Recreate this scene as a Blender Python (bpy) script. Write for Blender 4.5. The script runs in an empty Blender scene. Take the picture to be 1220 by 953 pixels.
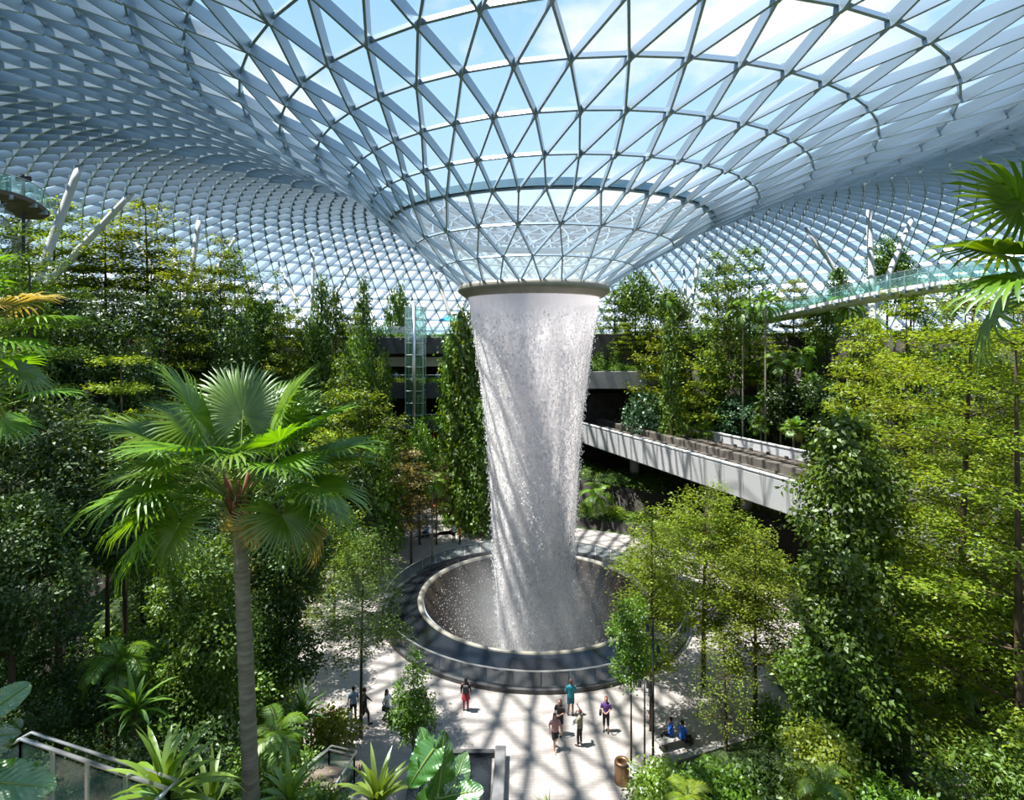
WORLD=1.1; SUN=11.0; SUNDIR=(-.36,-.03,.93); EXPOSURE=0.17; MIST=.11
import bpy, math, random
import numpy as np
from mathutils import Vector, Matrix
PI = math.pi
R_ = math.radians
scene = bpy.context.scene
C = scene.collection

# ------------------------------------------------------------------ camera frame helpers
F = 690.0; PX0 = 610.0; PY0 = 410.0
CAM = Vector((-1.5, -40.0, 18.0))
def at(px, py, d):
    return Vector((CAM.x + (px-PX0)/F*d, CAM.y + d, CAM.z - (py-PY0)/F*d))
def proj(p):
    d = p[1]-CAM.y
    if d < .5: return (-9999, -9999, d)
    return (PX0+(p[0]-CAM.x)/d*F, PY0-(p[2]-CAM.z)/d*F, d)

# ------------------------------------------------------------------ tags and objects
def tag(o, label=None, cat=None, group=None, kind=None):
    if label: o['label'] = label
    if cat: o['category'] = cat
    if group: o['group'] = group
    if kind: o['kind'] = kind
    return o
def empty(name, loc=(0,0,0), rz=0):
    o = bpy.data.objects.new(name, None); C.objects.link(o)
    o.location = loc; o.rotation_euler = (0,0,rz); o.empty_display_size = .2
    return o
kids = {}
def link(name, me, mats, parent=None, smooth=False):
    o = bpy.data.objects.new(name, me); C.objects.link(o)
    if mats is not None:
        for m in (mats if isinstance(mats,(list,tuple)) else [mats]): me.materials.append(m)
    if parent is not None:
        o.parent = parent; kids.setdefault(parent.name, []).append(o)
    if smooth:
        me.polygons.foreach_set('use_smooth', [True]*len(me.polygons))
    return o
def copy_tree(o, parent=None):
    c = o.copy(); C.objects.link(c)
    if parent is not None:
        c.parent = parent; kids.setdefault(parent.name, []).append(c)
    for ch in kids.get(o.name, []): copy_tree(ch, c)
    return c
def np_mesh(name, V, Q, k=4, mi=None, flat=False):
    """fast mesh from arrays: V (n,3), Q (m,k)"""
    V = np.asarray(V, dtype=np.float32).reshape(-1,3); Q = np.asarray(Q, dtype=np.int32).reshape(-1,k)
    me = bpy.data.meshes.new(name)
    me.vertices.add(len(V)); me.vertices.foreach_set('co', V.ravel())
    me.loops.add(Q.size); me.loops.foreach_set('vertex_index', Q.ravel())
    me.polygons.add(len(Q)); me.polygons.foreach_set('loop_start', np.arange(0, Q.size, k, dtype=np.int32))
    if mi is not None: me.polygons.foreach_set('material_index', np.asarray(mi, dtype=np.int32))
    if flat: me.polygons.foreach_set('use_smooth',[False]*len(Q))
    me.update(calc_edges=True)
    return me

class MB:
    """collects boxes, tubes, lathes into one mesh"""
    def __init__(s): s.v=[]; s.f=[]; s.m=[]
    def face(s, pts, mi=0):
        n=len(s.v); s.v += [tuple(p) for p in pts]; s.f.append(tuple(range(n,n+len(pts)))); s.m.append(mi)
    def box(s, c, size, rz=0, mi=0, bev=0):
        cx,cy,cz=c; x,y,z=size[0]/2,size[1]/2,size[2]/2; ca,sa=math.cos(rz),math.sin(rz)
        if bev<=0: bev=min(size)*.06
        b=min(bev,x*.45,y*.45,z*.45)
        n=len(s.v)
        rings=[(-z,b),(-z+b,0),(z-b,0),(z,b)]
        for zz,ins in rings:
            X,Y=x-ins,y-ins
            cc=min(b,X*.4,Y*.4)
            for px,py in ((X-cc,-Y),(X,-Y+cc),(X,Y-cc),(X-cc,Y),(-X+cc,Y),(-X,Y-cc),(-X,-Y+cc),(-X+cc,-Y)):
                s.v.append((cx+px*ca-py*sa, cy+px*sa+py*ca, cz+zz))
        for k in range(3):
            for j in range(8):
                a=n+k*8+j; b2=n+k*8+(j+1)%8
                s.f.append((a,b2,b2+8,a+8)); s.m.append(mi)
        s.f.append(tuple(n+7-j for j in range(8))); s.m.append(mi)
        s.f.append(tuple(n+24+j for j in range(8))); s.m.append(mi)
    def beam(s, a, b, w, h, up=(0,0,1), mi=0):
        a=Vector(a); b=Vector(b); t=(b-a)
        if t.length<1e-6: return
        t.normalize(); u=Vector(up); sd=t.cross(u)
        if sd.length<1e-4: sd=t.cross(Vector((1,0,0)))
        sd.normalize(); u=sd.cross(t)
        n=len(s.v)
        for p in (a,b):
            for q,r in ((-1,-1),(1,-1),(1,1),(-1,1)):
                s.v.append(tuple(p+sd*q*w/2+u*r*h/2))
        for q in ((0,1,5,4),(1,2,6,5),(2,3,7,6),(3,0,4,7),(3,2,1,0),(4,5,6,7)):
            s.f.append(tuple(n+i for i in q)); s.m.append(mi)
    def tube(s, pts, rad, seg=8, mi=0, caps=True):
        pts=[Vector(p) for p in pts]; n0=len(s.v); N=len(pts)
        if not isinstance(rad,(list,tuple)): rad=[rad]*N
        ref=None
        for i,p in enumerate(pts):
            t=(pts[min(i+1,N-1)]-pts[max(i-1,0)])
            if t.length<1e-9: t=Vector((0,0,1))
            t.normalize()
            if ref is None:
                ref=Vector((1,0,0)) if abs(t.x)<.8 else Vector((0,1,0))
            sx=(ref-t*ref.dot(t)).normalized(); ref=sx; sy=t.cross(sx)
            for j in range(seg):
                a=2*PI*j/seg
                s.v.append(tuple(p+(sx*math.cos(a)+sy*math.sin(a))*rad[i]))
        for i in range(N-1):
            for j in range(seg):
                a=n0+i*seg+j; b=n0+i*seg+(j+1)%seg
                s.f.append((a,b,b+seg,a+seg)); s.m.append(mi)
        if caps:
            s.f.append(tuple(n0+seg-1-j for j in range(seg))); s.m.append(mi)
            s.f.append(tuple(n0+(N-1)*seg+j for j in range(seg))); s.m.append(mi)
    def lathe(s, prof, seg=48, c=(0,0), a0=0, a1=2*PI, mi=0, sc=(1,1)):
        n0=len(s.v); full=abs(a1-a0-2*PI)<1e-6; M=seg if full else seg+1; P=len(prof)
        for r,z in prof:
            for j in range(M):
                a=a0+(a1-a0)*j/seg
                s.v.append((c[0]+r*math.cos(a)*sc[0], c[1]+r*math.sin(a)*sc[1], z))
        for i in range(P-1):
            for j in range(seg):
                a=n0+i*M+j; b=n0+i*M+(j+1)%M
                s.f.append((a,b,b+M,a+M)); s.m.append(mi)
    def arcslab(s, c, r0, r1, z0, z1, a0, a1, seg=40, mi=0):
        s.lathe([(r0,z0),(r1,z0),(r1,z1),(r0,z1),(r0,z0)], seg, c, a0, a1, mi)
        for a in (a0,a1):
            ca,sa=math.cos(a),math.sin(a)
            s.face([(c[0]+r*ca,c[1]+r*sa,z) for r,z in ((r0,z0),(r1,z0),(r1,z1),(r0,z1))], mi)
    def mesh(s, name):
        me=bpy.data.meshes.new(name); me.from_pydata(s.v,[],s.f)
        me.polygons.foreach_set('material_index', s.m); me.update(); return me
    def build(s, name, mats, parent=None, smooth=False):
        return link(name, s.mesh(name), mats, parent, smooth)

# ------------------------------------------------------------------ materials
def newmat(name):
    m=bpy.data.materials.new(name); m.use_nodes=True; nt=m.node_tree; nt.nodes.clear()
    out=nt.nodes.new('ShaderNodeOutputMaterial'); return m,nt,out
def N(nt,t,**kw):
    n=nt.nodes.new('ShaderNode'+t)
    for k,v in kw.items():
        if k.startswith('i_'): n.inputs[int(k[2:])].default_value=v
        else: setattr(n,k,v)
    return n
def L(nt,a,b): nt.links.new(a,b)
def c4(c): return (c[0],c[1],c[2],1)
def basic(name, col, rough=.6, metal=0, col2=None, scale=3, bump=0, stretch=None, detail=3, spec=.5):
    m,nt,out=newmat(name); b=N(nt,'BsdfPrincipled')
    b.inputs['Roughness'].default_value=rough; b.inputs['Metallic'].default_value=metal
    b.inputs['Base Color'].default_value=c4(col); b.inputs['Specular IOR Level'].default_value=spec
    if col2 is not None or bump:
        tc=N(nt,'TexCoord'); mp=N(nt,'Mapping'); L(nt,tc.outputs['Object'],mp.inputs[0])
        if stretch: mp.inputs['Scale'].default_value=stretch
        no=N(nt,'TexNoise'); no.inputs['Scale'].default_value=scale; no.inputs['Detail'].default_value=detail
        L(nt,mp.outputs[0],no.inputs['Vector'])
        if col2 is not None:
            r=N(nt,'ValToRGB'); r.color_ramp.elements[0].position=.35; r.color_ramp.elements[1].position=.65
            r.color_ramp.elements[0].color=c4(col); r.color_ramp.elements[1].color=c4(col2)
            L(nt,no.outputs['Fac'],r.inputs[0]); L(nt,r.outputs[0],b.inputs['Base Color'])
        if bump:
            bp=N(nt,'Bump'); bp.inputs['Strength'].default_value=bump; bp.inputs['Distance'].default_value=.02
            L(nt,no.outputs['Fac'],bp.inputs['Height']); L(nt,bp.outputs[0],b.inputs['Normal'])
    L(nt,b.outputs[0],out.inputs[0]); return m
def leafmat(name, ca, cb, trans=.4, gloss=.10, tcol=None, rough=.38):
    m,nt,out=newmat(name)
    g=N(nt,'NewGeometry'); oi=N(nt,'ObjectInfo')
    mx=N(nt,'Mix',data_type='RGBA'); mx.inputs[6].default_value=c4(ca); mx.inputs[7].default_value=c4(cb)
    L(nt,g.outputs['Random Per Island'],mx.inputs[0])
    hs=N(nt,'HueSaturation'); L(nt,mx.outputs[2],hs.inputs['Color'])
    mr=N(nt,'MapRange'); mr.inputs[3].default_value=.472; mr.inputs[4].default_value=.500
    L(nt,oi.outputs['Random'],mr.inputs[0]); L(nt,mr.outputs[0],hs.inputs['Hue'])
    mv=N(nt,'MapRange'); mv.inputs[3].default_value=.75; mv.inputs[4].default_value=1.2
    L(nt,oi.outputs['Random'],mv.inputs[0]); L(nt,mv.outputs[0],hs.inputs['Value'])
    d=N(nt,'BsdfDiffuse'); L(nt,hs.outputs[0],d.inputs[0])
    t=N(nt,'BsdfTranslucent')
    hs2=N(nt,'Mix',data_type='RGBA',blend_type='MULTIPLY'); hs2.inputs[0].default_value=1
    L(nt,hs.outputs[0],hs2.inputs[6]); hs2.inputs[7].default_value=c4(tcol or (1.7,1.5,.6))
    L(nt,hs2.outputs[2],t.inputs[0])
    s1=N(nt,'MixShader'); s1.inputs[0].default_value=trans; L(nt,d.outputs[0],s1.inputs[1]); L(nt,t.outputs[0],s1.inputs[2])
    gl=N(nt,'BsdfGlossy'); gl.inputs['Roughness'].default_value=rough; gl.inputs[0].default_value=(.9,1,.9,1)
    s2=N(nt,'MixShader'); s2.inputs[0].default_value=gloss; L(nt,s1.outputs[0],s2.inputs[1]); L(nt,gl.outputs[0],s2.inputs[2])
    L(nt,s2.outputs[0],out.inputs[0]); return m
def glassmat(name, tint, gloss=.08, diff=0, dcol=(.9,.95,.95)):
    m,nt,out=newmat(name)
    t=N(nt,'BsdfTransparent'); t.inputs[0].default_value=c4(tint)
    g=N(nt,'BsdfGlossy'); g.inputs['Roughness'].default_value=.05
    s=N(nt,'MixShader'); s.inputs[0].default_value=gloss; L(nt,t.outputs[0],s.inputs[1]); L(nt,g.outputs[0],s.inputs[2])
    last=s
    if diff:
        d=N(nt,'BsdfDiffuse'); d.inputs[0].default_value=c4(dcol)
        tr=N(nt,'BsdfTranslucent'); tr.inputs[0].default_value=c4(dcol)
        a=N(nt,'MixShader'); a.inputs[0].default_value=.6; L(nt,d.outputs[0],a.inputs[1]); L(nt,tr.outputs[0],a.inputs[2])
        s3=N(nt,'MixShader'); s3.inputs[0].default_value=diff; L(nt,s.outputs[0],s3.inputs[1]); L(nt,a.outputs[0],s3.inputs[2]); last=s3
    L(nt,last.outputs[0],out.inputs[0]); return m

M={}
M['fin']=basic('sky_tinted_steel',(.33,.42,.50),.32,0.3)  # grey steel paint with the sky's blue reflection mixed into its base colour
M['ringmetal']=basic('ring_metal',(.34,.31,.26),.45,.3,col2=(.40,.37,.31),scale=1.5)
M['roofglass']=glassmat('roof_glass',(.93,.97,.99),.05)
M['funnelglass']=glassmat('wet_funnel_glass',(.93,.98,.97),.05,.13,(.95,.99,.98))
M['whitepane']=glassmat('fritted_white_pane',(.85,.93,1),.04,.62,(.95,.97,1))
M['railglass']=glassmat('rail_glass',(.80,.93,.90),.10,.06,(.5,.8,.75))
M['poolglass']=glassmat('pool_rail_glass',(.72,.78,.80),.08,.008,(.6,.7,.7))
M['steel']=basic('brushed_steel',(.62,.63,.64),.3,.8)
M['whitepaint']=basic('white_column_paint',(.78,.78,.77),.45,.0,col2=(.70,.70,.69),scale=1.2)
M['darkpaint']=basic('dark_pole_paint',(.03,.033,.035),.45,.3)
M['darkstone']=basic('dark_stone',(.055,.055,.058),.55,0,col2=(.09,.088,.09),scale=2.5,bump=.3)
M['charcoal']=basic('charcoal_cladding',(.05,.052,.058),.5,0,col2=(.065,.067,.073),scale=.8)
M['concrete']=basic('concrete',(.36,.34,.32),.8,0,col2=(.27,.255,.24),scale=.8,bump=.2)
M['beige']=basic('beige_band',(.62,.56,.46),.6)
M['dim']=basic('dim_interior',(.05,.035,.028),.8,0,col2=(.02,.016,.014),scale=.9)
M['redfloor']=basic('red_carpet_floor',(.45,.07,.04),.7,0,col2=(.30,.05,.03),scale=.7)
M['bark']=basic('tree_bark',(.115,.075,.045),.85,0,col2=(.05,.034,.022),scale=5,bump=.6,stretch=(1,1,.25))
M['palebark']=basic('pale_palm_bark',(.33,.29,.22),.8,0,col2=(.20,.17,.12),scale=6,bump=.3,stretch=(.4,.4,2.2))
M['trackbed']=basic('track_concrete',(.15,.13,.11),.8,0,col2=(.10,.085,.07),scale=1.5)
M['rail_track']=basic('track_dark_metal',(.10,.075,.055),.6,.3,col2=(.05,.042,.036),scale=2)
M['bronze']=basic('bronze_bin',(.26,.15,.08),.4,.6)
M['deck']=basic('timber_deck',(.20,.15,.11),.7,0,col2=(.12,.09,.07),scale=4,stretch=(.3,4,1))
M['skin']=basic('skin',(.46,.26,.17),.55)
M['skin2']=basic('darker_skin',(.27,.14,.09),.55)
M['stem']=basic('green_stem',(.20,.28,.06),.5)
M['whip']=basic('thin_stake',(.02,.02,.02),.6)
# foliage colours
M['lf_tier']=leafmat('leaf_yellow_green',(.13,.25,.012),(.27,.37,.025),.45,.04,rough=.5)
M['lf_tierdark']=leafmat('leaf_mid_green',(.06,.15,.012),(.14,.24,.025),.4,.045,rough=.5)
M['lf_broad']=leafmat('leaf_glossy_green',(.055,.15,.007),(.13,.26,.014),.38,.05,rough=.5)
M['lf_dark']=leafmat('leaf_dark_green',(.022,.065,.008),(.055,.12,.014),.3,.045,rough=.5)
M['lf_blue']=leafmat('leaf_blue_green',(.045,.12,.055),(.09,.20,.09),.25,.08,rough=.45)
M['lf_olive']=leafmat('leaf_bronze_olive',(.12,.11,.03),(.22,.17,.05),.4,.06)
M['lf_fan']=leafmat('fan_palm_blade',(.07,.20,.006),(.15,.32,.012),.42,.07,(1.8,1.6,.4),rough=.38)
M['lf_fanyellow']=leafmat('fan_palm_yellowing_blade',(.42,.36,.07),(.55,.44,.12),.4,.08,(1.3,1.1,.6))
M['lf_strap']=leafmat('strap_leaf_lime',(.13,.29,.02),(.24,.40,.05),.4,.08,rough=.35)
M['lf_big']=leafmat('elephant_ear_blade',(.035,.13,.010),(.05,.17,.014),.3,.12,(1.8,1.7,.4),rough=.3)
M['lf_feather']=leafmat('feather_palm_leaflet',(.09,.22,.010),(.16,.32,.02),.4,.06,rough=.45)
M['lf_red']=leafmat('leaf_red',(.30,.03,.015),(.45,.10,.03),.35,.06,(1.3,.8,.6))
def wallmat(name):
    m=basic(name,(.09,.075,.065),.85,0,col2=(.045,.038,.034),scale=1.3,bump=.5); return m
M['terracewall']=wallmat('terrace_stone_wall')
def soilmat():
    m,nt,out=newmat('terrain_soil_and_stone'); b=N(nt,'BsdfPrincipled'); b.inputs['Roughness'].default_value=.9
    g=N(nt,'NewGeometry'); sx=N(nt,'SeparateXYZ'); L(nt,g.outputs['True Normal'],sx.inputs[0])
    no=N(nt,'TexNoise'); no.inputs['Scale'].default_value=1.6; no.inputs['Detail'].default_value=6
    L(nt,g.outputs['Position'],no.inputs['Vector'])
    r1=N(nt,'ValToRGB'); r1.color_ramp.elements[0].position=.4; r1.color_ramp.elements[1].position=.62
    r1.color_ramp.elements[0].color=(.03,.05,.012,1); r1.color_ramp.elements[1].color=(.05,.085,.02,1)
    r2=N(nt,'ValToRGB'); r2.color_ramp.elements[0].position=.4; r2.color_ramp.elements[1].position=.65
    r2.color_ramp.elements[0].color=(.045,.038,.032,1); r2.color_ramp.elements[1].color=(.025,.022,.019,1)
    L(nt,no.outputs[0],r1.inputs[0]); L(nt,no.outputs[0],r2.inputs[0])
    mr=N(nt,'MapRange'); mr.inputs[1].default_value=.5; mr.inputs[2].default_value=.8; L(nt,sx.outputs[2],mr.inputs[0])
    mx=N(nt,'Mix',data_type='RGBA'); L(nt,mr.outputs[0],mx.inputs[0]); L(nt,r2.outputs[0],mx.inputs[6]); L(nt,r1.outputs[0],mx.inputs[7])
    L(nt,mx.outputs[2],b.inputs['Base Color']); L(nt,b.outputs[0],out.inputs[0]); return m
M['terrain']=soilmat()
def pavemat():
    m,nt,out=newmat('stone_paving'); b=N(nt,'BsdfPrincipled'); b.inputs['Roughness'].default_value=.55
    g=N(nt,'NewGeometry'); br=N(nt,'TexBrick'); br.offset=.5
    br.inputs['Scale'].default_value=1.0; br.inputs['Brick Width'].default_value=.6; br.inputs['Row Height'].default_value=.15
    br.inputs['Mortar Size'].default_value=.008; br.inputs['Color1'].default_value=(.47,.425,.395,1); br.inputs['Color2'].default_value=(.39,.35,.325,1)
    br.inputs['Mortar'].default_value=(.27,.255,.245,1); br.inputs['Bias'].default_value=0
    L(nt,g.outputs['Position'],br.inputs['Vector'])
    no=N(nt,'TexNoise'); no.inputs['Scale'].default_value=.9; no.inputs['Detail'].default_value=5; L(nt,g.outputs['Position'],no.inputs['Vector'])
    mx=N(nt,'Mix',data_type='RGBA',blend_type='MULTIPLY'); mx.inputs[0].default_value=.5
    r=N(nt,'ValToRGB'); r.color_ramp.elements[0].position=.3; r.color_ramp.elements[1].position=.6
    r.color_ramp.elements[0].color=(.72,.72,.74,1); r.color_ramp.elements[1].color=(1.05,1.03,1,1)
    L(nt,no.outputs[0],r.inputs[0]); L(nt,br.outputs[0],mx.inputs[6]); L(nt,r.outputs[0],mx.inputs[7])
    L(nt,mx.outputs[2],b.inputs['Base Color']); L(nt,b.outputs[0],out.inputs[0]); return m
M['paving']=pavemat()
def watermat(name,col,rough=.12,bump=.25,scale=2.5):
    m,nt,out=newmat(name); b=N(nt,'BsdfPrincipled'); b.inputs['Base Color'].default_value=c4(col)
    b.inputs['Roughness'].default_value=rough; b.inputs['Specular IOR Level'].default_value=.7
    g=N(nt,'NewGeometry'); no=N(nt,'TexNoise'); no.inputs['Scale'].default_value=scale; no.inputs['Detail'].default_value=5
    L(nt,g.outputs['Position'],no.inputs['Vector'])
    bp=N(nt,'Bump'); bp.inputs['Strength'].default_value=bump; bp.inputs['Distance'].default_value=.06
    L(nt,no.outputs[0],bp.inputs['Height']); L(nt,bp.outputs[0],b.inputs['Normal']); L(nt,b.outputs[0],out.inputs[0]); return m
M['poolwater']=watermat('dark_pool_water',(.014,.017,.022),.08)
M['channelwater']=watermat('dark_channel_water',(.02,.024,.028),.1,.6,9)
def bowlmat():
    # wet acrylic bowl: brown-grey with splash speckles and a soap-pale upper band
    m,nt,out=newmat('wet_acrylic_bowl'); b=N(nt,'BsdfPrincipled'); b.inputs['Roughness'].default_value=.18
    g=N(nt,'NewGeometry'); v=N(nt,'TexVoronoi'); v.inputs['Scale'].default_value=3.6
    L(nt,g.outputs['Position'],v.inputs['Vector'])
    r=N(nt,'ValToRGB'); r.color_ramp.elements[0].position=.0; r.color_ramp.elements[1].position=.27
    r.color_ramp.elements[0].color=(.6,.55,.5,1); r.color_ramp.elements[1].color=(.035,.026,.020,1)
    L(nt,v.outputs['Distance'],r.inputs[0])
    no=N(nt,'TexNoise'); no.inputs['Scale'].default_value=.9; L(nt,g.outputs['Position'],no.inputs['Vector'])
    mx=N(nt,'Mix',data_type='RGBA'); L(nt,no.outputs[0],mx.inputs[0]); L(nt,r.outputs[0],mx.inputs[6]); mx.inputs[7].default_value=(.05,.038,.03,1)
    L(nt,mx.outputs[2],b.inputs['Base Color'])
    bp=N(nt,'Bump'); bp.inputs['Strength'].default_value=.4; bp.inputs['Distance'].default_value=.05
    L(nt,v.outputs['Distance'],bp.inputs['Height']); L(nt,bp.outputs[0],b.inputs['Normal'])
    L(nt,b.outputs[0],out.inputs[0]); return m
M['bowl']=bowlmat()
def fallmat(name, lo, hi, sz, seed, top_solid=True):
    """falling water: white strands and drops with gaps; density set by height above the plaza"""
    m,nt,out=newmat(name)
    tc=N(nt,'TexCoord'); sp=N(nt,'SeparateXYZ'); L(nt,tc.outputs['Object'],sp.inputs[0])
    mp=N(nt,'Mapping'); mp.inputs['Scale'].default_value=(sz,sz,sz*.16); mp.inputs['Location'].default_value=(seed,seed*2,0)
    L(nt,tc.outputs['Object'],mp.inputs[0])
    n1=N(nt,'TexNoise'); n1.inputs['Scale'].default_value=1; n1.inputs['Detail'].default_value=4; n1.inputs['Roughness'].default_value=.7
    L(nt,mp.outputs[0],n1.inputs['Vector'])
    mp2=N(nt,'Mapping'); mp2.inputs['Scale'].default_value=(7,7,4.2); mp2.inputs['Location'].default_value=(seed*3,0,seed)
    L(nt,tc.outputs['Object'],mp2.inputs[0])
    n2=N(nt,'TexNoise'); n2.inputs['Scale'].default_value=1; n2.inputs['Detail'].default_value=2; L(nt,mp2.outputs[0],n2.inputs['Vector'])
    mp3=N(nt,'Mapping'); mp3.inputs['Scale'].default_value=(.9,.9,.05); mp3.inputs['Location'].default_value=(seed,3,0)
    L(nt,tc.outputs['Object'],mp3.inputs[0])
    n3=N(nt,'TexNoise'); n3.inputs['Scale'].default_value=1; n3.inputs['Detail'].default_value=3; L(nt,mp3.outputs[0],n3.inputs['Vector'])
    a1=N(nt,'MixRGB') if False else N(nt,'Math',operation='ADD'); L(nt,n1.outputs[0],a1.inputs[0]); L(nt,n2.outputs[0],a1.inputs[1])
    a2=N(nt,'Math',operation='ADD'); L(nt,a1.outputs[0],a2.inputs[0]); L(nt,n3.outputs[0],a2.inputs[1])
    mr=N(nt,'MapRange'); mr.inputs[1].default_value=1.22; mr.inputs[2].default_value=1.78; mr.inputs[3].default_value=lo; mr.inputs[4].default_value=hi
    L(nt,a2.outputs[0],mr.inputs[0])
    zz=N(nt,'MapRange'); zz.inputs[1].default_value=18.6; zz.inputs[2].default_value=20.4; L(nt,sp.outputs[2],zz.inputs[0])
    mx=N(nt,'Mix'); L(nt,zz.outputs[0],mx.inputs[0]); L(nt,mr.outputs[0],mx.inputs[2]); mx.inputs[3].default_value=.97 if top_solid else .3
    d=N(nt,'BsdfDiffuse'); d.inputs[0].default_value=(.98,.95,.95,1)
    t=N(nt,'BsdfTranslucent'); t.inputs[0].default_value=(.98,.95,.96,1)
    s=N(nt,'MixShader'); s.inputs[0].default_value=.5; L(nt,d.outputs[0],s.inputs[1]); L(nt,t.outputs[0],s.inputs[2])
    # drops are round: their lit side faces up and every way at once
    gn=N(nt,'NewGeometry'); nv=N(nt,'TexNoise'); nv.inputs['Scale'].default_value=3.6; L(nt,tc.outputs['Object'],nv.inputs['Vector'])
    sb=N(nt,'VectorMath',operation='SUBTRACT'); L(nt,nv.outputs['Color'],sb.inputs[0]); sb.inputs[1].default_value=(.5,.5,.5)
    sc_=N(nt,'VectorMath',operation='SCALE'); L(nt,sb.outputs[0],sc_.inputs[0]); sc_.inputs['Scale'].default_value=1.6
    ad=N(nt,'VectorMath',operation='ADD'); L(nt,sc_.outputs[0],ad.inputs[0]); L(nt,gn.outputs['Normal'],ad.inputs[1])
    ad2=N(nt,'VectorMath',operation='ADD'); L(nt,ad.outputs[0],ad2.inputs[0]); ad2.inputs[1].default_value=(-.25,-.15,1.7)
    nz=N(nt,'VectorMath',operation='NORMALIZE'); L(nt,ad2.outputs[0],nz.inputs[0]); L(nt,nz.outputs[0],d.inputs['Normal'])
    s.inputs[0].default_value=.40
    tr=N(nt,'BsdfTransparent'); s2=N(nt,'MixShader'); L(nt,mx.outputs[0],s2.inputs[0]); L(nt,tr.outputs[0],s2.inputs[1]); L(nt,s.outputs[0],s2.inputs[2])
    L(nt,s2.outputs[0],out.inputs[0]); return m
M['fall_outer']=fallmat('falling_water_outer',.12,1.0,3.2,1.7)
M['fall_inner']=fallmat('falling_water_inner',.1,.9,2.4,5.1,False)
M['drop']=basic('water_drop',(.95,.95,.97),.2)
def panelmat():
    m,nt,out=newmat('pale_track_cladding'); b=N(nt,'BsdfPrincipled'); b.inputs['Roughness'].default_value=.45
    tc=N(nt,'TexCoord'); sp=N(nt,'SeparateXYZ'); L(nt,tc.outputs['Object'],sp.inputs[0])
    md=N(nt,'Math',operation='FRACT'); dv=N(nt,'Math',operation='DIVIDE'); dv.inputs[1].default_value=2.0
    L(nt,sp.outputs[0],dv.inputs[0]); L(nt,dv.outputs[0],md.inputs[0])
    lt=N(nt,'Math',operation='LESS_THAN'); lt.inputs[1].default_value=.022; L(nt,md.outputs[0],lt.inputs[0])
    mx=N(nt,'Mix',data_type='RGBA'); L(nt,lt.outputs[0],mx.inputs[0]); mx.inputs[6].default_value=(.56,.56,.57,1); mx.inputs[7].default_value=(.25,.25,.25,1)
    L(nt,mx.outputs[2],b.inputs['Base Color']); L(nt,b.outputs[0],out.inputs[0]); return m
M['trackpanel']=panelmat()
# ------------------------------------------------------------------ world, sun, camera
cam=bpy.data.cameras.new('camera'); co=bpy.data.objects.new('camera',cam); C.objects.link(co)
co.location=CAM; co.rotation_euler=(PI/2,0,0)
cam.sensor_width=36; cam.sensor_fit='HORIZONTAL'; cam.lens=F/1220*36
cam.shift_x=0.0; cam.shift_y=-(476.5-PY0)/1220
cam.clip_start=.1; cam.clip_end=2000
scene.camera=co
w=bpy.data.worlds.new('sky'); scene.world=w; w.use_nodes=True; nt=w.node_tree; nt.nodes.clear()
wo=nt.nodes.new('ShaderNodeOutputWorld'); bg=nt.nodes.new('ShaderNodeBackground'); bg.inputs[1].default_value=WORLD
tc=nt.nodes.new('ShaderNodeTexCoord'); sp=nt.nodes.new('ShaderNodeSeparateXYZ'); nt.links.new(tc.outputs['Generated'],sp.inputs[0])
r=nt.nodes.new('ShaderNodeValToRGB'); e=r.color_ramp.elements
e[0].position=.0; e[0].color=(.66,.82,1,1); e[1].position=.75; e[1].color=(.20,.45,.88,1)
x=e.new(.12); x.color=(.60,.80,1,1); x=e.new(.4); x.color=(.45,.71,1,1)
nt.links.new(sp.outputs[2],r.inputs[0])
mp=nt.nodes.new('ShaderNodeMapping'); mp.inputs['Scale'].default_value=(1.6,1.6,3.2); mp.inputs['Location'].default_value=(.35,.1,.3); nt.links.new(tc.outputs['Generated'],mp.inputs[0])
no=nt.nodes.new('ShaderNodeTexNoise'); no.inputs['Scale'].default_value=1.9; no.inputs['Detail'].default_value=8; no.inputs['Roughness'].default_value=.55
nt.links.new(mp.outputs[0],no.inputs['Vector'])
cr=nt.nodes.new('ShaderNodeValToRGB'); cr.color_ramp.elements[0].position=.50; cr.color_ramp.elements[1].position=.66
nt.links.new(no.outputs[0],cr.inputs[0])
mx=nt.nodes.new('ShaderNodeMix'); mx.data_type='RGBA'; nt.links.new(cr.outputs[0],mx.inputs[0]); nt.links.new(r.outputs[0],mx.inputs[6]); mx.inputs[7].default_value=(1,1,1,1)
nt.links.new(mx.outputs[2],bg.inputs[0]); nt.links.new(bg.outputs[0],wo.inputs[0])
sl=bpy.data.lights.new('sun','SUN'); sl.energy=SUN; sl.angle=R_(.9); sl.color=(1,.95,.88)
so=bpy.data.objects.new('sun',sl); C.objects.link(so); so.location=(-30,-5,80)
sd=Vector(SUNDIR).normalized()
so.rotation_euler=sd.to_track_quat('Z','Y').to_euler()
scene.view_settings.view_transform='Standard'; scene.view_settings.look='None'
scene.view_settings.exposure=EXPOSURE; scene.view_settings.gamma=1; scene.view_settings.use_curve_mapping=False
cy=scene.cycles
cy.max_bounces=7; cy.diffuse_bounces=3; cy.glossy_bounces=2; cy.transmission_bounces=3; cy.transparent_max_bounces=20
cy.sample_clamp_indirect=6; cy.caustics_reflective=False; cy.caustics_refractive=False
cy.use_denoising=True
try: cy.denoiser='OPENIMAGEDENOISE'
except Exception: pass

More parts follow.
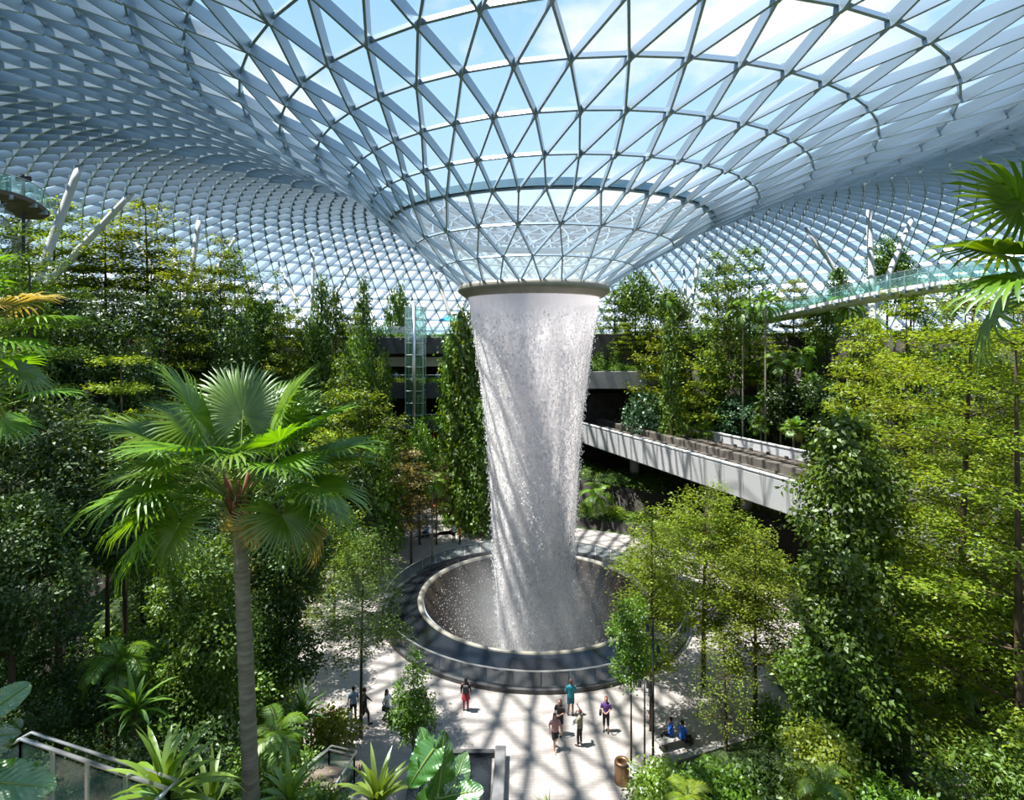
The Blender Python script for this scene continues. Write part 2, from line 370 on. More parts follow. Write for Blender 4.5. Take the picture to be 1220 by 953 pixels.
# ------------------------------------------------------------------ ground heights
TRK_A=Vector((9.4,32.0)); TRK_D=Vector((.346,-.938)).normalized(); TRK_N=Vector((TRK_D.y,-TRK_D.x))   # track centre line
def smooth_step(x,pairs,w=.35):
    z=0
    for r0,dz in pairs:
        t=min(1,max(0,(x-r0)/w)); z+=dz*t
    return z
def in_gap(x,y):
    return -16.6<x<-7.0 and y>12
def terr(x,y):
    r=math.hypot(x,y); d=y+40
    if r<10.2: return -7.0
    hill=smooth_step(r,[(17.5,.9),(21,3.0),(26,4.0),(31,4.0),(36.5,3.6),(42,3.5)])
    near=smooth_step(-d,[(-21.3,.9),(-17.2,3.1),(-13.3,3.0),(-9.4,3.0)])
    if y<-12:
        lim=11+max(0,(-12-y))*0.35
        wx=min(1,max(0,(abs(x+1)-lim)/.4))
        cap=18-.80*d if abs(x)<26 else 99
        hill=hill*wx
        h=max(hill,near); h=min(h,max(near,cap))
    else: h=max(hill,0)
    # flat court of the stair entrance on the far left of the fall
    if in_gap(x,y) : h=min(h, 0 if r<34 else (18.8 if r>42 else 0))
    if y>14 and -30<x<=-16.6 and r<27: h=min(h,(max(0,(-16.6-x))*.35))
    if -7.0<=x<4 and y>0 and r<30: h=min(h, smooth_step(r,[(19,1.0),(24,2.2)]))
    q=Vector((x,y))-TRK_A; dn=abs(q.dot(TRK_N))
    if dn<6.3 and q.dot(TRK_D)>0:
        h=min(h, 3.5)
    return h
rs=list(np.arange(10.0,47,.42))+list(np.arange(50,106,5))
ths=np.arange(0,360,1.0)
V=[];Q=[]
for r in rs:
    for t in ths:
        a=R_(t); xx,yy=r*math.cos(a),r*math.sin(a)
        V.append((xx,yy,terr(xx,yy)-.06 if r>10.3 else -.06))
nT=len(ths)
for i in range(len(rs)-1):
    for j in range(nT):
        Q.append((i*nT+j,(i+1)*nT+j,(i+1)*nT+(j+1)%nT,i*nT+(j+1)%nT))
me=np_mesh('ground',V,Q)
g=link('ground',me,M['terrain']); tag(g,kind='structure')
mb=MB(); mb.lathe([(10.05,-.02),(10.05,0),(14,0),(17.6,0)],180)
fl=mb.build('floor',M['paving']); tag(fl,'pale stone paving of the round plaza',kind='structure')
mb=MB(); mb.face([(-16.6,12,.0),(-7,15,.0),(-7,34,.0),(-16.6,34,.0)]);
mb.face([(-9,-23,.004),(11,-23,.004),(11,-14.2,.004),(-9,-14.2,.004)])
fl2=mb.build('floor',M['paving']); tag(fl2,kind='structure')

# ------------------------------------------------------------------ the glass roof
HO=[(4.8,21.95,0,0,24),(6.5,23.2,.2,-.2,24),(8.5,24.5,.6,-.7,24),(10.3,25.8,1.0,-1.2,48),(12.0,26.8,1.7,-1.7,48),(13.9,27.85,2.4,-2.2,48),
    (16.2,28.8,3.0,-2.5,48),(18.6,29.6,3.7,-2.8,48),(21.2,30.7,4.6,-3,48)]
for R,N_ in [(23.6+2.3*k,96) for k in range(7)]+[(39.6+2.2*k,192) for k in range(20)]:
    z=float(np.interp(R,[21.2,24,27,30,33.5,37,41,45,49,53,57,61,65,69,73,77,80,84],[30.7,31.8,32.9,33.9,34.8,35.5,36,36.2,36,35.5,34.6,33.3,31.5,29,26,22.8,20,17.5]))
    HO.append((R,z,float(np.interp(R,[21,26,90],[4.6,5,5])),-3.0,N_))
P=[];NR=[]
ang0=R_(3.0); off=0.0
for k,(R,z,cx,cy_,n) in enumerate(HO):
    step=2*PI/n
    if k==0: base=ang0
    elif HO[k-1][4]==n: base=base+step/2
    # else: aligned with the inner hoop's nodes
    a=base+step*np.arange(n)
    P.append(np.stack([cx+R*np.cos(a),cy_+R*np.sin(a),np.full(n,z)],1)); NR.append(a)
def slope(k):
    k0=max(0,k-1); k1=min(len(HO)-1,k+1)
    return math.atan2(HO[k1][1]-HO[k0][1],HO[k1][0]-HO[k0][0])
NRM=[]
for k,a in enumerate(NR):
    s=slope(k); NRM.append(np.stack([-math.sin(s)*np.cos(a),-math.sin(s)*np.sin(a),np.full(len(a),math.cos(s))],1))
edges=[];tris=[]
for k in range(len(HO)):
    n=HO[k][4]
    for j in range(n): edges.append((k,j,k,(j+1)%n))
    if k+1<len(HO):
        m2=HO[k+1][4]
        for j in range(n):
            if m2==n:
                # outer node j sits at +half step
                edges.append((k,j,k+1,j)); edges.append((k,(j+1)%n,k+1,j))
                tris.append(((k,j),(k+1,j),(k,(j+1)%n))); tris.append(((k,(j+1)%n),(k+1,j),(k+1,(j+1)%n)))
            else:
                jj=(j+1)%n; a,b,c=2*j,(2*j+1)%m2,(2*j+2)%m2
                edges += [(k,j,k+1,a),(k,j,k+1,b),(k,jj,k+1,b)]
                tris += [((k,j),(k+1,a),(k+1,b)),((k,j),(k+1,b),(k,jj)),((k,jj),(k+1,b),(k+1,c))]
V=[];Q=[]
A=np.array([P[e[0]][e[1]] for e in edges]); B=np.array([P[e[2]][e[3]] for e in edges])
NA=np.array([NRM[e[0]][e[1]] for e in edges]); NB=np.array([NRM[e[2]][e[3]] for e in edges])
T=B-A; T/=np.linalg.norm(T,axis=1,keepdims=True)
S=np.cross(T,(NA+NB)/2); S/=np.linalg.norm(S,axis=1,keepdims=True)
Re=np.array([HO[e[0]][0] for e in edges])
W=np.interp(Re,[5,10,20,40,80],[.075,.085,.11,.11,.11])[:,None]; D=np.interp(Re,[5,10,12,21,30,40,80],[.20,.28,.42,.55,.85,.95,.8])[:,None]
HF=np.array([.5 if e[0]==e[2] else 1. for e in edges])[:,None]
vs=[]
for Pt,Nn in ((A,NA),(B,NB)):
    for sgn,dd in ((1,0),(-1,0),(-1,HF),(1,HF)):
        vs.append(Pt+S*W*.5*sgn-Nn*D*dd-Nn*.04)
Vv=np.stack(vs,1).reshape(-1,3); nE=len(edges); b0=(np.arange(nE)*8)[:,None]
quads=np.array([[0,1,2,3],[7,6,5,4],[0,4,5,1],[1,5,6,2],[2,6,7,3],[3,7,4,0]])
Qv=(b0[:,None,:]+quads[None]).reshape(-1,4)
roof=empty('ceiling'); tag(roof,'domed roof of triangular glass panes in deep steel fins dipping to a funnel',kind='structure')
sel=np.ones(nE,bool)
link('steel_fins',np_mesh('steel_fins',Vv,Qv,flat=True),M['fin'],roof)
for nm,cond,mt in (('funnel_panes',lambda R:R<10,'funnelglass'),('roof_panes',lambda R:10<=R<70,'roofglass'),('white_panes',lambda R:R>=70,'whitepane')):
    TV=[];
    for t in tris:
        if cond(HO[t[0][0]][0]):
            TV += [P[k][j] for k,j in t]
    link(nm,np_mesh(nm,TV,np.arange(len(TV)),3,flat=True),M[mt],roof)
# node caps where six fins meet (nearer part)
mb=MB()
for k in range(1,12):
    for p,nn in zip(P[k],NRM[k]):
        q=Vector(p); n_=Vector(nn); dd=float(np.interp(HO[k][0],[5,10,12,21,30],[.22,.31,.45,.58,.88]))
        mb.tube([q+n_*.05,q-n_*dd],.095 if k>2 else .07,6)
mb.build('node_caps',M['fin'],roof)
# gutter rim on the H3 hoop (bluish upstand where the water collects)
mb=MB(); R,z,cx,cy_,n=HO[3]
mb.lathe([(R-.12,z-.05),(R-.12,z+.34),(R+.1,z+.40),(R+.16,z-.02)],96,(cx,cy_))
mb.build('gutter',basic('gutter_blue_grey',(.18,.30,.36),.3,.3),roof)
# perimeter wall the roof lands on
mb=MB(); mb.lathe([(82.5,16.0),(82.5,19.3)],120,(5,-3)); wl=mb.build('wall_perimeter',M['whitepane']); tag(wl,kind='structure')

# ------------------------------------------------------------------ oculus ring
ocu=empty('oculus_ring',(0,0,21)); tag(ocu,'round grey-bronze metal ring the waterfall pours from, under the glass funnel','ring')
mb=MB(); mb.lathe([(4.75,1.0),(5.1,.96),(5.2,.80),(5.2,.55),(5.16,.52),(5.16,.49),(5.08,.45),(4.72,.16),(4.56,.12),(4.52,.3),(4.55,.9)],128)
mb.build('lip',M['ringmetal'],ocu,True)
mb=MB()
for k in range(24):
    a=ang0+2*PI*k/24
    mb.tube([(4.86*math.cos(a),4.86*math.sin(a),.82),(4.86*math.cos(a),4.86*math.sin(a),1.1)],.1,8)
mb.build('anchor_shoes',M['fin'],ocu)

# ------------------------------------------------------------------ waterfall
fall=empty('waterfall',(0,0,0)); tag(fall,'tall round white waterfall dropping from the roof funnel into the pool','waterfall')
prof=[(4.50,21.25),(4.40,20.6),(4.28,19.6),(4.05,18.2),(3.62,15.2),(3.36,13),(3.2,11.2),(3.0,8.2),(2.85,5.1),(2.65,2),(2.45,-1.8),(2.4,-4.2)]
def rfall(z): return float(np.interp(z,[p[1] for p in prof[::-1]],[p[0] for p in prof[::-1]]))
zs=np.linspace(21.25,-4.2,90)
for nm,k,mt in (('outer_sheet',1,'fall_outer'),('middle_sheet',.93,'fall_inner'),('inner_sheet',.80,'fall_inner')):
    mb=MB(); rng=random.Random(int(k*100)); mb.lathe([(rfall(z)*k,float(z)) for z in zs],140)
    mb.build(nm,M[mt],fall,True)
rng=np.random.default_rng(5); nd=20000
zz=20.0-24*rng.random(nd)**1.05; aa=rng.random(nd)*2*PI; rr=np.array([rfall(z) for z in zz])+rng.normal(0,.10,nd)+rng.random(nd)**3*.25*(1-(zz+4)/25)
s=.011+.022*rng.random(nd); hgt=s*rng.uniform(1.2,3.5,nd)
cx,cyy=rr*np.cos(aa),rr*np.sin(aa); cen=np.stack([cx,cyy,zz],1)
o6=np.array([[1,0,0],[0,1,0],[-1,0,0],[0,-1,0],[0,0,1],[0,0,-1]],float)
Vd=cen[:,None,:]+o6[None]*np.stack([s,s,hgt],1)[:,None,:]
fq=np.array([[0,1,4],[1,2,4],[2,3,4],[3,0,4],[1,0,5],[2,1,5],[3,2,5],[0,3,5]])
Qd=(np.arange(nd)*6)[:,None,None]+fq[None]
dr=link('drops',np_mesh('drops',Vd.reshape(-1,3),Qd.reshape(-1,3),3),M['drop'],fall); dr['kind']='stuff'
rng=np.random.default_rng(6); nd=5000
rr=2.3+4.6*rng.random(nd)**1.3; aa=rng.random(nd)*2*PI; zz=-3.6+(rr-2.4)*.75+rng.exponential(.7,nd)
cen=np.stack([rr*np.cos(aa),rr*np.sin(aa),zz],1); s=.010+.020*rng.random(nd)**2
Vd=cen[:,None,:]+o6[None]*np.stack([s,s,s*1.6],1)[:,None,:]; Qd=(np.arange(nd)*6)[:,None,None]+fq[None]
dr=link('splash',np_mesh('splash',Vd.reshape(-1,3),Qd.reshape(-1,3),3),M['drop'],fall); dr['kind']='stuff'

# ------------------------------------------------------------------ pool
pool=empty('round_pool',(0,0,0)); tag(pool,'large dark round pool with a sunken bowl under the waterfall','pool')
mb=MB(); mb.lathe([(9.95,.12),(9.0,.36),(8.2,.62),(7.92,.78)],128); mb.build('water_slope',M['poolwater'],pool,True)
mb=MB(); mb.lathe([(7.92,.74),(7.9,.86),(7.8,.90),(7.66,.86),(7.6,.70),(7.5,.58)],128); mb.build('bowl_rim',basic('pale_acrylic_rim',(.30,.28,.23),.3,0),pool,True)
mb=MB(); mb.lathe([(7.5,.75),(7.1,.25),(6.4,-.7),(5.4,-2.0),(4.4,-3.1),(3.4,-4.0),(2.4,-4.6),(.0,-4.9)],128); mb.build('bowl',M['bowl'],pool,True)
mb=MB(); mb.lathe([(9.9,-.02),(10.28,-.02),(10.3,.24),(9.98,.26),(9.92,.0)],160); mb.build('kerb',M['darkstone'],pool)
# balustrade
bal=empty('glass_balustrade',(0,0,.24)); tag(bal,'curved frameless glass balustrade with thin steel rail around the dark pool','balustrade')
mb=MB(); npan=44
for k in range(npan):
    a0=2*PI*k/npan+.004; a1=2*PI*(k+1)/npan-.004
    mb.arcslab((0,0),10.10,10.125,0,.86,a0,a1,4)
mb.build('glass_panels',M['poolglass'],bal)
mb=MB(); mb.lathe([(10.08,.86),(10.15,.86),(10.15,.91),(10.08,.91),(10.08,.86)],160); mb.build('top_rail',M['steel'],bal)
# mist over the bowl
m,nt,out=newmat('mist_over_bowl')
tc=N(nt,'TexCoord'); sp=N(nt,'SeparateXYZ'); L(nt,tc.outputs['Object'],sp.inputs[0])
ln=N(nt,'VectorMath',operation='LENGTH'); mpp=N(nt,'Mapping'); mpp.inputs['Scale'].default_value=(1,1,0); L(nt,tc.outputs['Object'],mpp.inputs[0]); L(nt,mpp.outputs[0],ln.inputs[0])
rad=N(nt,'MapRange'); rad.inputs[1].default_value=7.4; rad.inputs[2].default_value=3.0; L(nt,ln.outputs[1],rad.inputs[0])
hz=N(nt,'MapRange'); hz.inputs[1].default_value=5.0; hz.inputs[2].default_value=.4; L(nt,sp.outputs[2],hz.inputs[0])
mu=N(nt,'Math',operation='MULTIPLY'); L(nt,rad.outputs[0],mu.inputs[0]); L(nt,hz.outputs[0],mu.inputs[1])
mu3=N(nt,'Math',operation='MULTIPLY'); L(nt,mu.outputs[0],mu3.inputs[0]); L(nt,mu.outputs[0],mu3.inputs[1])
mu2=N(nt,'Math',operation='MULTIPLY'); mu2.inputs[1].default_value=MIST; L(nt,mu3.outputs[0],mu2.inputs[0])
vs_=N(nt,'VolumeScatter'); vs_.inputs[0].default_value=(1,1,1,1); L(nt,mu2.outputs[0],vs_.inputs['Density']); L(nt,vs_.outputs[0],out.inputs['Volume'])
mb=MB(); mb.lathe([(.01,-3.5),(3.6,-3.4),(5.4,-1.7),(7.3,.9),(7.3,2.2),(5.5,4.2),(3.4,5.0),(.01,5.0)],48)
mi=mb.build('mist',m,None); tag(mi,'soft white spray hanging over the sunken bowl at the foot of the waterfall','mist',kind='stuff')
cy.volume_step_rate=4; cy.volume_bounces=2

# ------------------------------------------------------------------ track bridge
ang=math.atan2(TRK_D.y,TRK_D.x)
Lt=70
trk=empty('track_bridge',(TRK_A.x-TRK_D.x*8,TRK_A.y-TRK_D.y*8,0),ang)   # local x runs towards the right of the picture
tag(trk,'elevated concrete train track bridge with pale panelled side, passing behind the waterfall','bridge')
HW=4.7
mb=MB(); mb.box((Lt/2,0,7.05),(Lt,5.6,1.0),bev=.05); mb.box((Lt/2,0,7.75),(Lt,2*HW-.3,.4),bev=.05); mb.build('deck',M['concrete'],trk)
for s_,nm in ((-1,'side_panel'),(1,'side_panel')):
    mb=MB(); n0=36
    pf=[(HW-.12,9.0),(HW+.06,9.0),(HW+.10,8.8),(HW-.02,6.75),(HW-.25,6.62),(HW-.3,6.8),(HW-.12,7.5)]
    for i in range(n0):
        x0,x1=Lt*i/n0,Lt*(i+1)/n0
        for (a,za),(b,zb) in zip(pf,pf[1:]+pf[:1]):
            mb.face([(x0,a*s_,za),(x1,a*s_,za),(x1,b*s_,zb),(x0,b*s_,zb)])
    mb.build(nm,M['trackpanel'],trk)
    mb=MB(); mb.box((Lt/2,s_*(HW-.02),9.03),(Lt,.34,.10)); mb.build('coping',M['whitepaint'],trk)
for cy0 in (-2.25,2.25):
    for off in (-.95,.95):
        mb=MB(); mb.box((Lt/2,cy0+off,8.12),(Lt,.42,.38)); mb.build('running_beam',M['trackbed'],trk)
    mb=MB(); mb.box((Lt/2,cy0,8.2),(Lt,.22,.25)); mb.box((Lt/2,cy0,8.38),(Lt,.34,.06)); mb.build('guide_rail',M['rail_track'],trk)
mb=MB(); mb.box((Lt/2,0,8.35),(Lt,.7,.8)); mb.build('centre_walkway',M['trackbed'],trk)
for s_ in (-1,1):
    mb=MB(); mb.box((Lt/2,s_*(HW-.7),8.1),(Lt,.5,.3)); mb.build('cable_tray',M['rail_track'],trk)
    mb=MB()
    for k in range(34): mb.box((1+k*2.05,s_*(HW-1.05),8.38),(.35,.12,.28))
    mb.build('rail_brackets',M['rail_track'],trk)
for k,xx in enumerate((19,31,43,56)):
    for s_ in (-1,1):
        mb=MB(); p=4.0; mb.tube([(xx,s_*1.9,-.1),(xx,s_*1.9,6.7)],.5,24); mb.build('pier',M['concrete'],trk,True)
# portal behind
por=empty('track_portal',(TRK_A.x,TRK_A.y+2.5,0)); tag(por,'dark concrete tunnel portal where the train track leaves, right of the waterfall','portal')
mb=MB(); mb.box((0,3,14.0),(17,7,1.6),bev=.06); mb.box((0,2.2,10.5),(11,.5,5.5)) if False else None
mb.build('lintel',M['concrete'],por)
mb=MB(); mb.box((6.6,2.5,6.6),(3.0,6.5,13.2),bev=.05); mb.build('jamb',M['concrete'],por)
mb=MB(); mb.box((-6.8,2.5,6.6),(3.0,6.5,13.2),bev=.05); mb.build('jamb',M['concrete'],por)
mb=MB(); mb.box((0,6.2,10),(11,.5,7)); mb.build('back_wall',M['dim'],por)
# ------------------------------------------------------------------ foliage generators
def unit(v):
    return v/np.maximum(1e-9,np.linalg.norm(v,axis=1,keepdims=True))
def leaf_arrays(pos,dirv,nrm,Ln,Wd,fold=.18):
    """diamond leaves; returns V,Q (4 verts each)"""
    d=unit(dirv); s=unit(np.cross(d,nrm)); n=np.cross(s,d)
    Ln=np.asarray(Ln)[:,None]; Wd=np.asarray(Wd)[:,None]
    a=pos; b=pos+d*Ln*.42+s*Wd*.5+n*Wd*fold; c=pos+d*Ln-n*Ln*.12; e=pos+d*Ln*.42-s*Wd*.5+n*Wd*fold
    V=np.stack([a,b,c,e],1).reshape(-1,3); n_=len(pos)
    return V,(np.arange(n_)*4)[:,None]+np.array([0,1,2,3])[None]
def foliage(name,chunks,mat,parent):
    Vs=[];Qs=[];o=0
    for V,Q in chunks: Vs.append(V); Qs.append(Q+o); o+=len(V)
    return link(name,np_mesh(name,np.concatenate(Vs),np.concatenate(Qs)),mat,parent)
def rdir(rng,n):
    v=rng.normal(size=(n,3)); return unit(v)
def tiered(name,H,Rc,tiers,z0,seed,leaf=.16,dens=1.0,mat='lf_tier',bark='bark',trunk=.13,flat=.10,droop=0,top=True,bare=0,shape='dome'):
    """tree with horizontal tiers of sprays: trunk > branches > flat leaf layers"""
    rng=np.random.default_rng(seed); root=empty(name)
    mb=MB(); bend=rng.normal(0,.012*H,2)
    def tp(z):
        t=z/H; return np.array([bend[0]*t*t,bend[1]*t*t,z])
    mb.tube([tp(z) for z in np.linspace(0,H*.97,9)],[trunk*(1-.82*k/8) for k in range(9)],8)
    mb.build('trunk',M[bark],root,True)
    br=MB(); ch=[]
    for i in range(tiers):
        t=i/(max(1,tiers-1)); z=H*(z0+(1-z0)*t*.97)
        if shape=='dome': rr=Rc*(1-.62*t**2.2)*(.78+.3*math.sin(min(1,t*3+.3)*PI/2))*.93
        elif shape=='cone': rr=Rc*(1.02-.9*t)
        else: rr=Rc*(.6+.5*t)
        rr*=rng.uniform(.85,1.1)
        nb=int(rng.integers(5,8)); a0=rng.random()*6.28; c0=tp(z)
        for b in range(nb):
            a=a0+6.283*b/nb+rng.normal(0,.15); r=rr*rng.uniform(.72,1.1)
            dv=np.array([math.cos(a),math.sin(a),0]); sv=np.array([-dv[1],dv[0],0])
            rise=r*rng.uniform(.08,.22)-droop*r
            end=c0+dv*r+np.array([0,0,rise]); mid=c0+dv*r*.5+np.array([0,0,rise*.75+.03*r])
            tw=max(.012,trunk*.28*(1-.5*t))
            br.tube([c0,mid,end],[tw,tw*.6,tw*.15],4,caps=False)
            # side twigs in the plane
            nt_=max(3,int(r*2.2)); 
            for q in range(nt_):
                u=.25+.75*(q+rng.random()*.6)/nt_; sg=1 if q%2 else -1
                bp=c0*(1-u)**2+2*mid*u*(1-u)+end*u*u
                tl=r*rng.uniform(.22,.42)*(1.15-.6*u)
                tv=unit((dv*.65+sv*sg*rng.uniform(.5,1.1)+np.array([0,0,rng.uniform(-.02,.2)]))[None])[0]
                te=bp+tv*tl
                br.tube([bp,te],[tw*.35,.004],3,caps=False)
                nl=int(max(4,tl*46*dens*(.16/leaf)**1.6))
                w=rng.random(nl)**.8
                pos=bp[None]+tv[None]*(w*tl*1.08)[:,None]+rng.normal(0,1,(nl,3))*np.array([leaf*1.3,leaf*1.3,flat])[None]
                dd=tv[None]*.6+rng.normal(0,.7,(nl,3))*np.array([1,1,.25])
                nn=np.array([0,0,1.])[None]+rng.normal(0,.33,(nl,3))
                ch.append(leaf_arrays(pos,dd,nn,leaf*rng.uniform(.7,1.25,nl),leaf*.5*rng.uniform(.8,1.2,nl)))
    br.build('branches',M[bark],root,True)
    foliage('foliage',ch,M[mat],root)
    return root
def blobtree(name,H,blobs,seed,leaf=.18,n=3000,mat='lf_broad',bark='bark',trunk=.14,wid=.55,multi=1):
    """bushy crown made from leafy masses; blobs: (x,y,z,rx,rz)"""
    rng=np.random.default_rng(seed); root=empty(name); mb=MB(); ch=[]
    top=max(b[2] for b in blobs)
    for k in range(multi):
        ox=rng.normal(0,.12*(multi>1),2)
        mb.tube([(ox[0]*j*.4,ox[1]*j*.4,top*j/6*.98) for j in range(7)],[trunk*(1-.8*j/6) for j in range(7)],8)
    vol=sum(b[3]*b[3] for b in blobs)
    for (x,y,z,rx,rz) in blobs:
        mb.tube([(0,0,max(.2,z-rx*.9)),(x*.6,y*.6,z-rx*.3),(x,y,z)],[trunk*.35,trunk*.2,.01],4,caps=False)
        m_=int(n*rx*rx/vol)
        nc=max(5,m_//14); cd=rdir(rng,nc); cr=rng.uniform(.55,1.0,nc)**.6      # leaf clusters
        cc=cd*cr[:,None]*np.array([rx,rx,rz])
        idx=rng.integers(0,nc,m_); sp=leaf*1.9
        pos=cc[idx]+rng.normal(0,sp*.55,(m_,3))
        out=unit(pos+np.array([0,0,.25*rz]))
        nn=out*.8+np.array([0,0,.7])+rng.normal(0,.45,(m_,3))
        dd=out*.7+rng.normal(0,.8,(m_,3))+np.array([0,0,-.25])
        ch.append(leaf_arrays(pos+np.array([x,y,z]),dd,nn,leaf*rng.uniform(.7,1.3,m_),leaf*wid*rng.uniform(.8,1.2,m_)))
    mb.build('trunk',M[bark],root,True)
    foliage('foliage',ch,M[mat],root)
    return root
def rand_blobs(rng,H,W,z0,k,rs=(.28,.42)):
    out=[]
    for i in range(k):
        a=rng.random()*6.28; t=rng.random(); z=H*(z0+(1-z0)*t)
        prof=math.sin(PI*min(1,.12+.88*t)**.8) ; q=W*.5*prof*rng.uniform(.3,.8)
        r=W*rng.uniform(*rs)
        out.append((q*math.cos(a),q*math.sin(a),min(z,H-r*.6),r,r*.75))
    out.append((0,0,H*.9,W*.28,H*.12)); return out
def columntree(name,H,W,z0,seed,leaf=.2,n=4000,mat='lf_broad',taper=.5,rough=.22):
    """narrow climber-clad column"""
    rng=np.random.default_rng(seed); root=empty(name); mb=MB()
    mb.tube([(0,0,H*j/6) for j in range(7)],[.16*(1-.6*j/6) for j in range(7)],8); mb.build('trunk',M['bark'],root,True)
    nc=n//12; z=z0*H+(H-z0*H)*rng.random(nc); a=rng.random(nc)*6.283
    t=(z-z0*H)/(H-z0*H)
    R=W*.5*(1-taper*t**1.5)*np.sqrt(np.clip((1-t)*9,0,1))*(1+rough*np.sin(z*2.1+a*2+seed)+rough*.8*np.sin(z*5.3-a*3))*rng.uniform(.5,1.1,nc)**.5
    cc=np.stack([R*np.cos(a),R*np.sin(a),z],1); idx=rng.integers(0,nc,n)
    pos=cc[idx]+rng.normal(0,leaf*1.0,(n,3)); out=unit(pos*np.array([1,1,0])+1e-4)
    nn=out*.7+np.array([0,0,.7])+rng.normal(0,.4,(n,3)); dd=out*.6+np.array([0,0,-.4])+rng.normal(0,.7,(n,3))
    foliage('foliage',[leaf_arrays(pos,dd,nn,leaf*rng.uniform(.7,1.3,n),leaf*.6*rng.uniform(.8,1.2,n))],M[mat],root)
    return root
def strap_mesh(mb,base,a,el,Ln,W,droop,nseg=6,mi=0,fold=.25):
    """one arching strap leaf"""
    base=Vector(base); p=base.copy(); e=el; dirh=Vector((math.cos(a),math.sin(a),0)); sd=Vector((-dirh.y,dirh.x,0)); rows=[]
    for i in range(nseg+1):
        t=i/nseg; w=W*.5*(math.sin(PI*min(1,(t*.88+.14)))**.7 if t<1 else .02)
        fwd=dirh*math.cos(e)+Vector((0,0,math.sin(e))); up=sd.cross(fwd)*-1
        rows.append((p-sd*w+up*w*fold,p.copy(),p+sd*w+up*w*fold))
        p=p+fwd*Ln/nseg; e-=droop/nseg*(1+t)
    n=len(mb.v)
    for r in rows: mb.v += [tuple(x) for x in r]
    for i in range(nseg):
        for k in (0,1):
            q=n+i*3+k; mb.f.append((q,q+1,q+4,q+3)); mb.m.append(mi)
def strap_plant(name,seed,nl=26,Ln=1.0,W=.11,mat='lf_strap',stem=.0,droop=1.3,elmin=.15,elmax=1.4):
    rng=random.Random(seed); root=empty(name); mb=MB()
    for i in range(nl):
        t=i/nl; strap_mesh(mb,(rng.uniform(-.04,.04),rng.uniform(-.04,.04),stem+t*.12),i*2.4+rng.uniform(-.3,.3),elmin+(elmax-elmin)*t+rng.uniform(-.1,.1),Ln*rng.uniform(.75,1.15),W,droop*(1.1-t*.6)*rng.uniform(.7,1.2))
    f=mb.build('leaves',M[mat],root,True)
    mb=MB(); mb.tube([(0,0,-.3),(0,0,.15+stem)],[.05,.03],8); mb.build('stem',M['stem'],root)
    return root
def fan_blade(Lb,nseg=34,span=R_(300),split=.46,droop=.35,cup=.22,seed=0):
    """pleated fan blade in local frame: hub at origin, +x along the petiole, +z upper face"""
    rng=random.Random(seed); V=[];Qd=[]
    da=span/nseg
    for i in range(nseg):
        a=-span/2+da*(i+.5); l=Lb*(1-.16*abs(a)/(span/2))*rng.uniform(.95,1.04)
        dr=droop*rng.uniform(.7,1.4); n=len(V)
        def P_(r,ang,lift,t):
            x=r*math.cos(ang); y=r*math.sin(ang)
            z=cup*r*abs(math.sin(ang))*.9+lift-dr*Lb*max(0,t-.45)**2*2.2
            return (x,y,z)
        rows=[(.03,.03),(.3,.3),(split,split),(.82,.82),(1.0,1.0)]
        for t,_ in rows:
            r=l*t; 
            hw=da*.53 if t<=split+1e-6 else da*.5*(1-(t-split)/(1-split))**.55*split/t*1.35+.002
            pl=r*da*.28 if t<=split else split*l*da*.28*(1-(t-split)/(1-split))
            V += [P_(r,a-hw,0,t),P_(r,a,pl,t),P_(r,a+hw,0,t)]
        for k in range(4):
            for q in (0,1):
                b=n+k*3+q; Qd.append((b,b+1,b+4,b+3))
    return np.array(V),np.array(Qd)
def fan_frond(name,hub_from,hub_to,Lb,mat,parent,tilt=0,seed=0,nseg=34,roll=0,droop=.35,cup=.22,pet=.03):
    """frond: petiole from trunk head to hub, blade continuing outward; tilt bends the blade down"""
    a=Vector(hub_from); b=Vector(hub_to); d=(b-a).normalized()
    hz=Vector((d.x,d.y,0)); hz=hz.normalized() if hz.length>.05 else Vector((1,0,0))
    sd=Vector((0,0,1)).cross(hz).normalized()
    # local x axis bent by tilt about the side axis
    x=Matrix.Rotation(tilt,3,sd)@d; z=x.cross(sd); z=z if z.z>=0 or abs(tilt)>1.2 else z
    z=x.cross(sd).normalized()
    if roll: z=Matrix.Rotation(roll,3,x)@z
    y=z.cross(x)
    V,Q=fan_blade(Lb,nseg,seed=seed,droop=droop,cup=cup)
    Rm=np.array([[x.x,y.x,z.x],[x.y,y.y,z.y],[x.z,y.z,z.z]])
    V=V@Rm.T+np.array(b)[None]
    o=link('frond',np_mesh('frond',V,Q),M[mat],parent)
    mb=MB(); m1=(a+b)/2+Vector((0,0,.06*(b-a).length)); mb.tube([a,m1,b,b+x*Lb*.12],[pet,pet*.75,pet*.55,pet*.2],6)
    mb.build('petiole',M['stem'],o,True)
    return o
def fan_palm(name,H,Lb,fr,seed,trunk=.16,bark='palebark',dead=2,nseg=30,up=(0,1)):
    rng=random.Random(seed); root=empty(name); mb=MB()
    K=26; mb.tube([(0.0,0,H*k/K) for k in range(K+1)],[trunk*(1.15-.35*k/K)*(1.04 if k%2 else .97) for k in range(K+1)],14)
    mb.build('trunk',M[bark],root,True)
    for i in range(fr):
        t=i/(fr-1); el=R_(80-125*t+rng.uniform(-8,8)); a=i*2.4+rng.uniform(-.2,.2); pl=Lb*rng.uniform(.8,1.1)
        hub=Vector((math.cos(a)*math.cos(el),math.sin(a)*math.cos(el),math.sin(el)))*pl+Vector((0,0,H))
        fan_frond('frond',(0,0,H-.1-.3*t),hub,Lb*rng.uniform(.9,1.08),'lf_fanyellow' if i>=fr-dead else 'lf_fan',root,tilt=.15+.7*t,seed=seed*50+i,nseg=nseg)
    return root
